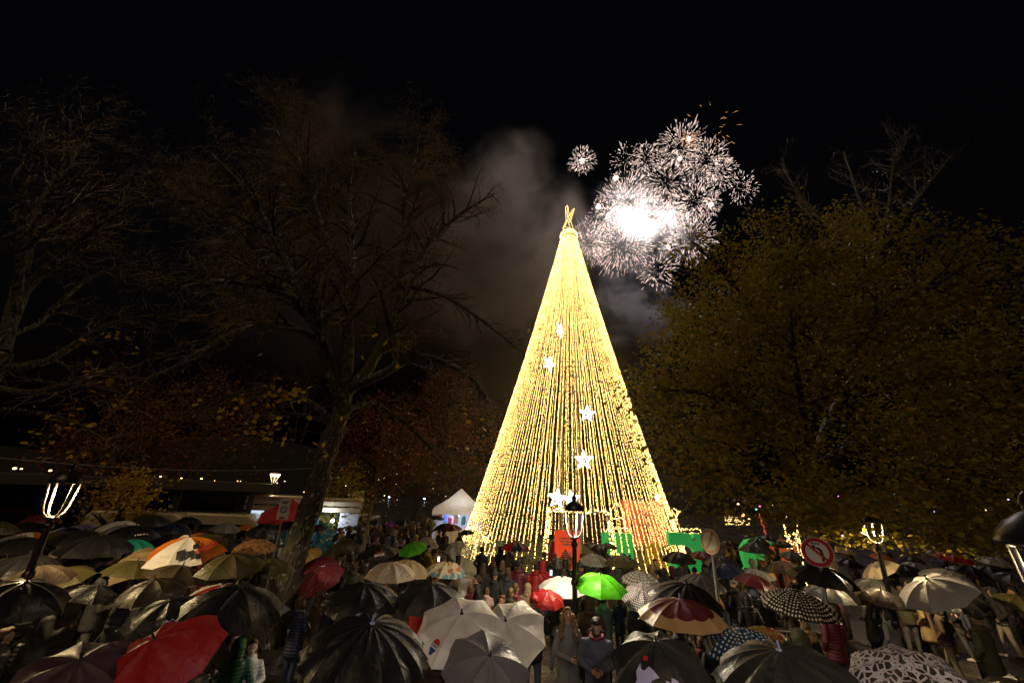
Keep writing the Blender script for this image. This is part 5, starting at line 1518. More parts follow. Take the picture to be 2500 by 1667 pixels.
 (3, 1395, 590, 130, 4, 0, 8, 's', 'olive', 'olive umbrella before the low green letter'),
 (3, 240, 448, 150, -10, 0, 8, 's', 'black', 'black umbrella in front of the market tent'),
 (3, 400, 492, 115, -6, 6, 8, 's', 'navy', 'navy umbrella at the right side of the market tent'),
 (2, 1310, 441, 72, 0, 0, 8, 's', 'purple', 'small purple umbrella in the far crowd'),
 (2, 1118, 376, 72, -12, 0, 8, 's', 'silver', 'pale umbrella left of the wooden post'),
 (2, 1190, 390, 62, -12, 0, 8, 's', 'silver', 'pale umbrella right of the wooden post'),
 (2, 985, 402, 110, -8, 0, 8, 's', 'navy', 'navy umbrella left of the notice board'),
 (2, 1010, 466, 90, 0, 0, 8, 's', 'olive', 'olive umbrella under the notice board'),
 (2, 1080, 466, 110, 0, 0, 8, 's', 'brown', 'brown umbrella right under the notice board'),
 (2, 1195, 430, 120, 4, 0, 8, 's', 'navy', 'navy umbrella right of the wooden post'),
 (2, 1400, 440, 95, 0, 0, 8, 's', 'black', 'black umbrella beside the small purple one'),
 (2, 1470, 428, 90, 0, 0, 8, 's', 'charcoal', 'charcoal umbrella between the purple one and the tent'),
 (2, 1560, 436, 130, 0, 0, 8, 's', 'brown', 'brown umbrella left of the market tent'),
 (1, 400, 402, 120, 0, 0, 8, 's', 'black', 'black umbrella between the lantern and the pale pink one'),
 (1, 260, 430, 190, -4, 0, 8, 's', 'charcoal', 'charcoal umbrella left of the lantern pole'),
 (1, 100, 470, 170, 0, 2, 8, 's', 'charcoal', 'charcoal umbrella right of the cream edge one'),
 (1, 740, 420, 180, -6, 0, 8, 's', 'brown', 'brown umbrella behind the white logo umbrella'),
]
made = {}
for (zn, x, y, w, ln, tw_, n, shp, sty, lab) in U:
    px, py = zp(zn, x, y)
    spin = None
    if sty == 'moto': spin = RAD(-100)
    if 'balloon' in lab: spin = RAD(-95)
    if 'cat picture' in lab: spin = RAD(-95)
    if 'lettering' in lab or 'triangle' in lab or 'scribbled' in lab: spin = RAD(-80)
    made[lab] = place_umbrella(px, py, w * ZS, ln, tw_, n, shp, sty, lab, spin=spin, tip2=('largest black' in lab or 'maroon umbrella with wide' in lab or 'large dark' in lab),
                               D0=1.3 if sty in ('moto', 'white') or 'directly below' in lab else 1.16, zlim=(1.9, 2.55) if sty == 'moto' or 'directly below' in lab else (1.9, 2.38))
# prints on umbrellas (local angle 0 is roughly towards the camera after the spin)
def facing_angle(t, off=0.0):
    """local angle of the canopy side that faces the camera"""
    v = t.matrix_basis.inverted().to_3x3() @ (CC - t.matrix_basis.translation)
    return math.atan2(v.y, v.x) + off
def decal(lab, poly, ang, r, matl, name='print', scale=1.0):
    t, phi = made[lab]
    w = warp_to(phi)
    M = Matrix.Rotation(ang, 4, 'Z') @ Matrix.Translation((r, 0, 0)) @ Matrix.Rotation(PI / 2, 4, 'Z') @ Matrix.Scale(scale, 4)
    bmx = bmesh.new()
    f = bmx.faces.new([bmx.verts.new((x, y, 0)) for x, y in poly])
    bmesh.ops.triangulate(bmx, faces=bmx.faces)
    bmesh.ops.subdivide_edges(bmx, edges=bmx.edges, cuts=2, use_grid_fill=True)
    for v in bmx.verts:
        v.co = w(M @ v.co)
    me = bpy.data.meshes.new(name); bmx.to_mesh(me); bmx.free()
    me.materials.append(matl)
    link(name, me, t)
def print_text(lab, txt, size, ang, r, matl, bold=0.0, rot=0.0):
    t, phi = made[lab]
    M = Matrix.Rotation(ang, 4, 'Z') @ Matrix.Translation((r, 0, 0)) @ Matrix.Rotation(PI / 2 + rot, 4, 'Z')
    text_mesh(txt, size, t, matl, M, 'lettering', warp_to(phi), bold)
m_pblk = mat('ink_black', (.012, .012, .014), .5); m_pred = mat('ink_red', (.4, .02, .03), .5); m_pwht = mat('ink_white', (.75, .72, .72), .5); m_pblu = mat('ink_blue', (.02, .04, .25), .5); m_plil = mat('ink_lilac', (.45, .45, .75), .5)
L_ = 'white and orange racing umbrella with checker logo'
fa = facing_angle(made[L_][0]) + .18
for dx, dy, s_ in ((-.16, .0, .13), (-.045, -.055, .10), (.03, .045, .085), (.035, -.12, .07), (.075, .12, .045)):
    q = s_ / 2
    decal(L_, [(dx - q, dy - q * .9), (dx + q * .6, dy - q * 1.05), (dx + q, dy + q * .9), (dx - q * .6, dy + q * 1.05)], fa, .36, m_pblk, 'checker_print')
print_text(L_, 'motoGP', .105, fa + .47, .38, m_pred, .004)
for k in (0, 1):
    print_text(L_, 'MOTO GP', .045, fa - .98, .40 + .07 * k, m_pwht)
L_ = 'white umbrella with small balloon logo'
fa = facing_angle(made[L_][0]) - .75
print_text(L_, 'RE/MAX', .028, fa, .44, m_pblu, .001)
decal(L_, [(-.05, .018), (.05, .018)] + [(.05 * math.cos(a), .018 + .05 * math.sin(a)) for a in np.linspace(.3, PI - .3, 7)], fa, .44, m_pred, 'balloon_print')
decal(L_, [(-.05, -.018), (.05, -.018), (.012, -.075), (-.012, -.075)], fa, .44, m_pblu, 'balloon_print')
L_ = 'dark umbrella with pale cat picture and red dot'
fa = facing_angle(made[L_][0]) - .42
decal(L_, [(-.09, -.13), (.06, -.12), (.1, .0), (.16, .06), (.05, .05), (.03, .1), (.0, .05), (-.04, .05), (-.07, .1), (-.09, .02), (-.06, -.04)], fa, .42, m_plil, 'cat_print')
decal(L_, [(.03 * math.cos(a), .03 * math.sin(a)) for a in np.linspace(0, 2 * PI, 12)[:-1]], fa - .12, .26, m_pred, 'red_dot_print')
decal(L_, [(-.08, -.08), (.04, -.06), (.06, .04), (0, .07), (-.02, .03), (-.07, .06)], fa + .75, .46, m_plil, 'cat_print')
L_ = 'white umbrella with triangle logos by the long cream van'
fa = facing_angle(made[L_][0])
for k in (-.45, .4):
    decal(L_, [(-.05, -.03), (.05, -.03), (.0, .05)], fa + k, .38, m_pblk, 'triangle_print')
L_ = 'black umbrella with white lettering below the cream van'
fa = facing_angle(made[L_][0]) + .35
for x, w_ in ((-.11, .03), (-.03, .09), (.06, .05), (.13, .035)):
    decal(L_, [(x - w_ / 2, -.014), (x + w_ / 2, -.014), (x + w_ / 2, .014), (x - w_ / 2, .014)], fa, .44, m_pwht, 'lettering')
L_ = 'black umbrella with red and white lettering'
fa = facing_angle(made[L_][0]) + .1
print_text(L_, 'SUPER', .06, fa, .37, m_pred, .003); print_text(L_, 'BOCK', .10, fa, .45, m_pwht, .004)
L_ = 'black umbrella with white scribbled name over the red one'
fa = facing_angle(made[L_][0]) + .1
decal(L_, [(x, .018 * math.sin(x * 90) + w_) for w_, xs in ((-.006, np.linspace(-.1, .1, 16)), (.006, np.linspace(.1, -.1, 16))) for x in xs], fa, .42, m_plil, 'scribble_print')
# fill the far crowd with more umbrellas
r_ = random.Random(33)
NEXP = len(UMB)
LABS = set()
def fill_umb(n, xr, yr, styles, where):
    got = 0
    for _ in range(n * 8):
        if got >= n:
            break
        x, y = r_.uniform(*xr), r_.uniform(*yr); z = r_.uniform(1.95, 2.2)
        P3 = Vector((x, y, z))
        if any((P3 - u[4]).length < .95 for u in UMB) or math.hypot(x - TX, y - TY) < TR + 1.5:
            continue
        d = P3 - CC; zc = d.dot(CF)
        px, py = 1250 + FPX * d.dot(CR) / zc, 833.5 - FPX * d.dot(CU) / zc
        if not (-60 < px < 2560):
            continue
        sty = r_.choice(styles)
        near = sorted(UMB[:NEXP], key=lambda u: (u[4] - P3).length)
        ln_ = r_.uniform(-12, 12)
        for nb in near:
            rel = 'behind' if (P3.y - nb[4].y) > .7 else ('in front of' if (P3.y - nb[4].y) < -.7 else 'beside')
            lab = ' '.join(('plain %s umbrella %s the %s' % (sty, rel, nb[0])).split()[:16])
            if lab not in LABS:
                break
        LABS.add(lab)
        place_umbrella(px, py, 1.1 * FPX / zc, ln_, r_.uniform(-4, 8), 8, 's', sty, lab, spin=r_.uniform(0, 6), zlim=(z, z))
        got += 1
DK = ['black', 'black', 'charcoal', 'navy', 'brown', 'olive', 'black', 'maroon', 'grey']
fill_umb(26, (-20, -8), (9.5, 20), DK, 'filling the square left of the bare trunk')
fill_umb(16, (13, 27), (11.5, 24), DK, 'filling the square behind the leaf covered lantern')
fill_umb(5, (1, 8), (11.5, 15), DK, 'between the front rows')
fill_umb(9, (-9.5, -4), (6.5, 11), DK, 'in the left front')
fill_umb(6, (7.5, 12), (10.5, 14.5), DK, 'in the right front')
fill_umb(4, (-7, -1), (20, 28), DK, 'in the far crowd before the hillside')
# ------------------------------------------------------------------ people
JK, TS, SK, SH, EY, LP = range(6)           # jacket, trousers, skin, shoes, eyes, lips
m_eye = mat('eye_dark', (.02, .015, .012), .3); m_lip = mat('lips', (.3, .1, .08), .5)
SKIN = [mat('skin_a', (.5, .3, .2), .5, var=.08), mat('skin_b', (.42, .24, .15), .5, var=.08)]
def capsule(mb, pts, rad, tagi, n=10, ry=None):
    """closed tube with rounded ends, resampled"""
    pts = [Vector(p) for p in pts]
    P, Rr, Ry = [], [], []
    ry = ry or rad
    for i in range(len(pts) - 1):
        for k in range(4):
            t = k / 4
            P.append(pts[i].lerp(pts[i + 1], t)); Rr.append(rad[i] * (1 - t) + rad[i + 1] * t); Ry.append(ry[i] * (1 - t) + ry[i + 1] * t)
    P.append(pts[-1]); Rr.append(rad[-1]); Ry.append(ry[-1])
    d0, d1 = (P[0] - P[1]).normalized(), (P[-1] - P[-2]).normalized()
    P = [P[0] + d0 * Ry[0] * .55, P[0] + d0 * Ry[0] * .3] + P + [P[-1] + d1 * Ry[-1] * .3, P[-1] + d1 * Ry[-1] * .55]
    Rr = [Rr[0] * .35, Rr[0] * .8] + Rr + [Rr[-1] * .8, Rr[-1] * .35]; Ry = [Ry[0] * .35, Ry[0] * .8] + Ry + [Ry[-1] * .8, Ry[-1] * .35]
    mb.tube(P, Rr, n, tagi, True, Ry)
def remesh(mb, voxel, smooth_it, mats, name, extra=None):
    me = bpy.data.meshes.new('tmp'); me.from_pydata(mb.v, [], mb.f)
    o = bpy.data.objects.new('tmp', me); col.objects.link(o)
    md = o.modifiers.new('r', 'REMESH'); md.mode = 'VOXEL'; md.voxel_size = voxel
    if smooth_it:
        sm = o.modifiers.new('s', 'SMOOTH'); sm.factor = .5; sm.iterations = smooth_it
    nm = bpy.data.meshes.new_from_object(o.evaluated_get(bpy.context.evaluated_depsgraph_get()))
    bpy.data.objects.remove(o); bpy.data.meshes.remove(me)
    kd = kdtree.KDTree(len(mb.f)); cs = []
    for i, f in enumerate(mb.f):
        c = sum((Vector(mb.v[k]) for k in f), Vector()) / len(f); kd.insert(c, i)
    kd.balance()
    mi = [mb.m[kd.find(p.center)[1]] for p in nm.polygons]
    if extra is not None and extra.f:
        bmx = bmesh.new(); bmx.from_mesh(nm)
        vs = [bmx.verts.new(v) for v in extra.v]
        for f in extra.f:
            try:
                bmx.faces.new([vs[k] for k in f])
            except ValueError:
                mi_bad = True
        bmx.to_mesh(nm); bmx.free(); mi += extra.m
    nm.materials.clear()
    for q in mats:
        nm.materials.append(q)
    nm.polygons.foreach_set('material_index', mi[:len(nm.polygons)])
    nm.polygons.foreach_set('use_smooth', [True] * len(nm.polygons))
    nm.name = name
    nm.update()
    return nm
def fingers(ex, c, d, side, curl, grip=None):
    """five fingers rooted in the palm at c; grip = shaft direction for a closed fist"""
    c, d = Vector(c), Vector(d).normalized(); side = Vector(side).normalized()
    nrm = d.cross(side)
    for k in range(4):
        o = c + side * (.028 - .019 * k) + d * .025
        L = (.07, .078, .072, .058)[k]
        q = [o]; v = d.copy()
        for s_ in range(3):
            v = (Matrix.Rotation(curl, 3, side) @ v).normalized(); q.append(q[-1] + v * L / 3)
        ex.tube(q, [.0095, .009, .0085, .007], 5, SK)
    o = c + side * .035 - d * .01
    ex.tube([o, o + side * .03 + d * .02 + nrm * -.01, o + side * .028 + d * .05 - nrm * .02], [.012, .0105, .008], 5, SK)
def body_mesh(key, coat=.82, arms='down', pitch=0.0, yaw=0.0, stance=.0, fat=1.0, voxel=.022, hoodup=False, lean=0.0, hoodback=True, beard=False):
    mb, ex = MB(), MB()
    # legs
    for s_ in (-1, 1):
        st_ = stance * s_
        capsule(mb, [(s_ * .085, 0, min(.9, max(coat + .06, .56))), (s_ * .10, st_ * .5 + .015, .49), (s_ * .105, st_, .11)], [.098 * fat, .068, .052], TS, 10)
        capsule(mb, [(s_ * .105, st_ - .05, .045), (s_ * .115, st_ + .14, .038)], [.045, .042], SH, 8, [.042, .032])
    # torso and coat
    z0 = coat
    rows = [(z0, .2, .15), (max(z0 + .05, .95), .19, .145), (1.08, .178, .135), (1.25, .195, .14), (1.36, .205, .135), (1.43, .15, .11), (1.47, .085, .08)]
    if z0 < .7:
        rows[0] = (z0, .235, .19)
    capsule(mb, [(0, lean * (z - .9), z) for z, _, _ in rows], [r * fat for _, r, _ in rows], JK, 16, [r * fat for _, _, r in rows])
    oy = lean * .55
    if hoodback:
        mb.ball((0, oy - .085, 1.45), (.12, .07, .075), JK, 12, 8)
    # collar
    capsule(mb, [(0, oy - .01, 1.43), (0, oy - .005, 1.50)], [.082, .078], JK, 12)
    # arms
    A = {'down': ((.265, -.03, 1.13), (.275, .03, .90)), 'pocket': ((.29, -.08, 1.12), (.2, .08, .95)), 'umb': ((.275, .03, 1.13), (.20, .25, 1.21)), 'phone': ((.25, .13, 1.16), (.075, .3, 1.42)), 'front': ((.265, .02, 1.12), (.085, .23, 1.08)), 'up': ((.3, .1, 1.5), (.2, .2, 1.78)), 'carry': ((.27, .06, 1.14), (.1, .27, 1.15))}
    sides = {'umb': {1: 'umb', -1: 'pocket'}, 'point': {1: 'up', -1: 'down'}}.get(arms, {1: arms, -1: arms})
    for s_ in (1, -1):
        e, w = A[sides[s_]]
        e, w = Vector((e[0] * s_, e[1] + oy * .8, e[2])), Vector((w[0] * s_, w[1] + oy * .7, w[2]))
        capsule(mb, [(s_ * .175 * fat, oy * .9, 1.385), e, w], [.074 * fat, .06, .048], JK, 10)
        d = (w - e).normalized()
        hc = w + d * .07
        mb.ball(hc - d * .01, (.04, .032, .045), SK, 8, 6)
        if sides[s_] == 'umb':
            fingers(ex, hc + Vector((0, .02, .01)), (0, .3, 1), (s_, 0, 0), -.95)
        elif sides[s_] == 'pocket':
            pass
        else:
            fingers(ex, hc, d, Vector((0, 1, 0)) if sides[s_] in ('down', 'up') else Vector((0, 0, 1)), .35 * s_)
    # neck and head
    H3 = Matrix.Translation((0, oy, 1.49)) @ Matrix.Rotation(yaw, 4, 'Z') @ Matrix.Rotation(pitch, 4, 'X') @ Matrix.Translation((0, -oy, -1.49))
    capsule(mb, [(0, oy - .01, 1.42), H3 @ Vector((0, oy, 1.56))], [.058, .055], SK, 10)
    R3 = H3.to_3x3()
    def hb(c, r, t, nu=12, nv=8):
        mb.ball(H3 @ Vector((c[0], c[1] + oy, c[2])), r, t, nu, nv, R3)
    hb((0, -.008, 1.638), (.079, .098, .088), SK)
    hb((0, .022, 1.585), (.062, .072, .09), SK)
    hb((0, .05, 1.545), (.042, .045, .045), JK if False else SK)
    hb((0, .1, 1.592), (.013, .024, .024), SK, 8, 6)
    for s_ in (-1, 1):
        hb((s_ * .079, -.008, 1.605), (.012, .02, .032), SK, 8, 6)
    for s_ in (-1, 1):
        c = H3 @ Vector((s_ * .031, oy + .086, 1.618)); ex.ball(c, (.013, .008, .006), EY, 8, 5, R3)
        c = H3 @ Vector((s_ * .032, oy + .090, 1.642)); ex.ball(c, (.018, .006, .004), EY, 6, 4, R3)
    c = H3 @ Vector((0, oy + .092, 1.556)); ex.ball(c, (.022, .006, .006), LP, 8, 5, R3)
    me = remesh(mb, voxel, 3, [None, None, SKIN[0], None, m_eye, m_lip], 'body', ex)
    return me, H3, oy
def hair_mesh(style, H3, oy, seed=0):
    mb = MB()
    R3 = H3.to_3x3()
    def hb(c, r, nu=14, nv=9):
        mb.ball(H3 @ Vector((c[0], c[1] + oy, c[2])), r, 0, nu, nv, R3)
    amp, frq = .006, 30
    if style in ('short', 'long', 'curly', 'bob', 'pony', 'beard'):
        hb((0, -.028, 1.662), (.086, .092, .082)); hb((0, -.05, 1.62), (.083, .07, .085))
        hb((0, .035, 1.712), (.065, .05, .035))
    if style == 'beard':
        hb((0, .045, 1.53), (.055, .055, .04), 10, 7)
        for s_ in (-1, 1):
            hb((s_ * .058, .02, 1.56), (.018, .03, .045), 8, 6)
    if style == 'bob':
        hb((0, -.04, 1.57), (.1, .075, .1))
    if style == 'long':
        hb((0, -.07, 1.55), (.105, .06, .13)); hb((0, -.105, 1.42), (.115, .045, .14)); amp = .01
        for s_ in (-1, 1):
            hb((s_ * .075, .0, 1.54), (.03, .045, .13))
    if style == 'pony':
        hb((0, -.14, 1.62), (.03, .05, .04)); hb((0, -.165, 1.52), (.03, .03, .12))
    if style == 'curly':
        amp, frq = .028, 26
        hb((0, -.06, 1.55), (.135, .08, .14)); hb((0, -.09, 1.40), (.16, .07, .17))
        for s_ in (-1, 1):
            hb((s_ * .10, .01, 1.50), (.045, .06, .16)); hb((s_ * .125, .03, 1.36), (.05, .06, .12))
    if style == 'beanie':
        hb((0, -.015, 1.668), (.09, .1, .085)); hb((0, -.012, 1.64), (.095, .106, .035)); amp = .002; hb((0, -.03, 1.765), (.03, .03, .03), 8, 6)
    if style == 'hood':
        hb((0, -.04, 1.63), (.115, .105, .13)); hb((0, -.06, 1.52), (.115, .085, .1)); hb((0, .02, 1.715), (.095, .075, .05)); amp = .008; frq = 12
        for s_ in (-1, 1):
            hb((s_ * .092, .02, 1.61), (.025, .06, .1))
    if style == 'fur':
        amp, frq = .03, 45
        for k in range(14):
            a = -PI * .15 + PI * 1.3 * k / 13
            hb((.15 * math.cos(a), -.10 + .09 * abs(math.cos(a)), 1.50 + .10 * math.sin(a) - .02), (.05, .05, .05), 8, 6)
        hb((0, -.11, 1.46), (.15, .06, .07))
    me = remesh(mb, .017, 2, [None], 'hair')
    for v in me.vertices:
        k = mnoise.noise(Vector(v.co) * frq + Vector((seed, 0, 0))) * amp + mnoise.noise(Vector((v.co.x * frq * 2, v.co.y * frq * 2, v.co.z * frq * .5))) * amp * .6
        v.co = v.co + v.normal * k
    me.update()
    return me
PROTO = {}
def proto(key, hair, **kw):
    me, H3, oy = body_mesh(key, **kw)
    PROTO[key] = (me, [(h, hair_mesh(h, H3, oy)) for h in hair])
proto('umb_a', ['short'], arms='umb', coat=.80)
proto('umb_b', ['long'], arms='umb', coat=.62, fat=.93)
proto('umb_c', ['hood'], arms='umb', coat=.78)
proto('umb_d', ['beanie'], arms='umb', coat=.72, stance=.06)
proto('st_short', ['short'], arms='pocket', coat=.8, stance=.05)
proto('st_long', ['long'], arms='front', coat=.6, fat=.93, pitch=.12)
proto('st_beanie', ['beanie'], arms='pocket', coat=.76)
proto('st_hood', ['hood'], arms='pocket', coat=.72)
proto('st_bob', ['bob'], arms='front', coat=.66, fat=.95, pitch=.1)
proto('st_pony', ['pony'], arms='down', coat=.8, fat=.92, yaw=.5)
proto('ph_short', ['short'], arms='phone', coat=.8)
proto('ph_long', ['long'], arms='phone', coat=.7, fat=.93)
proto('coat', ['short'], arms='pocket', coat=.55, stance=.10)
proto('wide', ['hood'], arms='pocket', coat=.85, stance=.16)
proto('carry', ['short'], arms='carry', coat=.75)
proto('fur', ['fur', 'bob'], arms='front', coat=.6)
proto('hero_f', ['curly'], arms='front', coat=.5, fat=.92, pitch=.5, yaw=-.35, voxel=.015)
proto('hero_m', ['beard'], arms='front', coat=.74, pitch=-.45, voxel=.015)
JKT = {'black': (.012, .012, .013), 'charcoal': (.03, .03, .032), 'navy': (.012, .017, .045), 'olive': (.05, .05, .022), 'brown': (.055, .033, .02), 'tan': (.26, .18, .09), 'beige': (.42, .34, .25), 'grey': (.16, .16, .17),
       'red': (.36, .015, .018), 'white': (.62, .6, .56), 'burgundy': (.1, .012, .02), 'blue': (.02, .05, .22), 'mustard': (.32, .2, .03), 'green': (.02, .09, .035), 'pale pink': (.55, .36, .32), 'slate': (.07, .085, .13)}
HAIR = {'black': (.01, .008, .007), 'dark brown': (.025, .014, .008), 'brown': (.06, .032, .015), 'fair': (.15, .09, .035), 'grey': (.25, .24, .22), 'auburn': (.09, .03, .012)}
TRS = {'black': (.012, .012, .014), 'jeans': (.03, .045, .09), 'grey': (.09, .09, .09), 'khaki': (.22, .17, .1), 'pale': (.42, .36, .29)}
def jm(n, q=False):
    return garment('coat_%s%d' % (n.replace(' ', '_'), q), JKT[n], 5.5 if q else 0.0, .5 if q else .8)
def hm(n):
    return garment('hair_' + n.replace(' ', '_'), HAIR[n], 0, .65)
def tm_(n):
    return garment('trousers_' + n, TRS[n])
m_shoe_b = mat('shoe_black', (.015, .015, .015), .5); m_shoe_w = mat('shoe_white', (.65, .62, .62), .5)
PEOPLE = []
def person(key, loc, face_to, scale, jacket, hair, trousers, label, group='people watching the lights', quilt=False, shoes=False, hatcol=None, turn=0.0):
    d = Vector((face_to[0] - loc[0], face_to[1] - loc[1]))
    rz = math.atan2(d.y, d.x) - PI / 2 + turn
    t = thing('person', label, 'person', (loc[0], loc[1], 0), rz, group)
    t.scale = (scale,) * 3
    me, hs = PROTO[key]
    link('body', me, t, None, [jm(jacket, quilt), tm_(trousers), SKIN[len(PEOPLE) % 2], m_shoe_w if shoes else m_shoe_b])
    for h, hme in hs:
        nm = {'hood': 'hood', 'beanie': 'beanie', 'fur': 'fur_trim'}.get(h, 'hair')
        mm = jm(jacket, quilt) if h == 'hood' else (jm(hatcol or 'charcoal') if h == 'beanie' else (garment('fur_tan', (.42, .28, .13), 0, .9) if h == 'fur' else hm(hair)))
        link(nm, hme, t, None, [mm])
    PEOPLE.append(Vector((loc[0], loc[1], 0)))
    return t
TREE_AT = (TX, TY)
PLAB = set()
r_ = random.Random(77)
DARKJ = ['black', 'black', 'charcoal', 'navy', 'olive', 'brown', 'black', 'grey', 'burgundy', 'slate', 'charcoal', 'brown']
HC = list(HAIR)
# one holder under every umbrella
HAND = Vector((.20, .33, 1.30))
for (lab, hp, ax, s_, apex) in UMB:
    key = r_.choice(['umb_a', 'umb_b', 'umb_c', 'umb_d', 'umb_a', 'umb_b'])
    sc_ = min(1.06, max(.84, hp.z / HAND.z))
    d = Vector((TX - hp.x, TY - hp.y)).normalized()
    rz = math.atan2(d.y, d.x) - PI / 2
    off = Matrix.Rotation(rz, 3, 'Z') @ Vector((HAND.x, HAND.y, 0)) * sc_
    # keep the head clear of a strongly tilted cloth
    loc = (hp.x - off.x - ax.x * .12, hp.y - off.y - ax.y * .12)
    j = r_.choice(DARKJ); hr_ = r_.choice(HC)
    words = lab.split()
    pre = 'person in %s jacket holding the' % j
    lb_ = ' '.join((pre.split() + words)[:16])
    if lb_ in PLAB:
        lb_ = ' '.join((('%s haired ' % hr_) .split() + pre.split() + words)[:16])
    PLAB.add(lb_)
    person(key, loc, TREE_AT, sc_, j, hr_, r_.choice(['black', 'jeans', 'black', 'grey']), lb_, 'people holding umbrellas', r_.random() < .2, r_.random() < .2, r_.choice(['charcoal', 'red', 'grey', 'navy']))
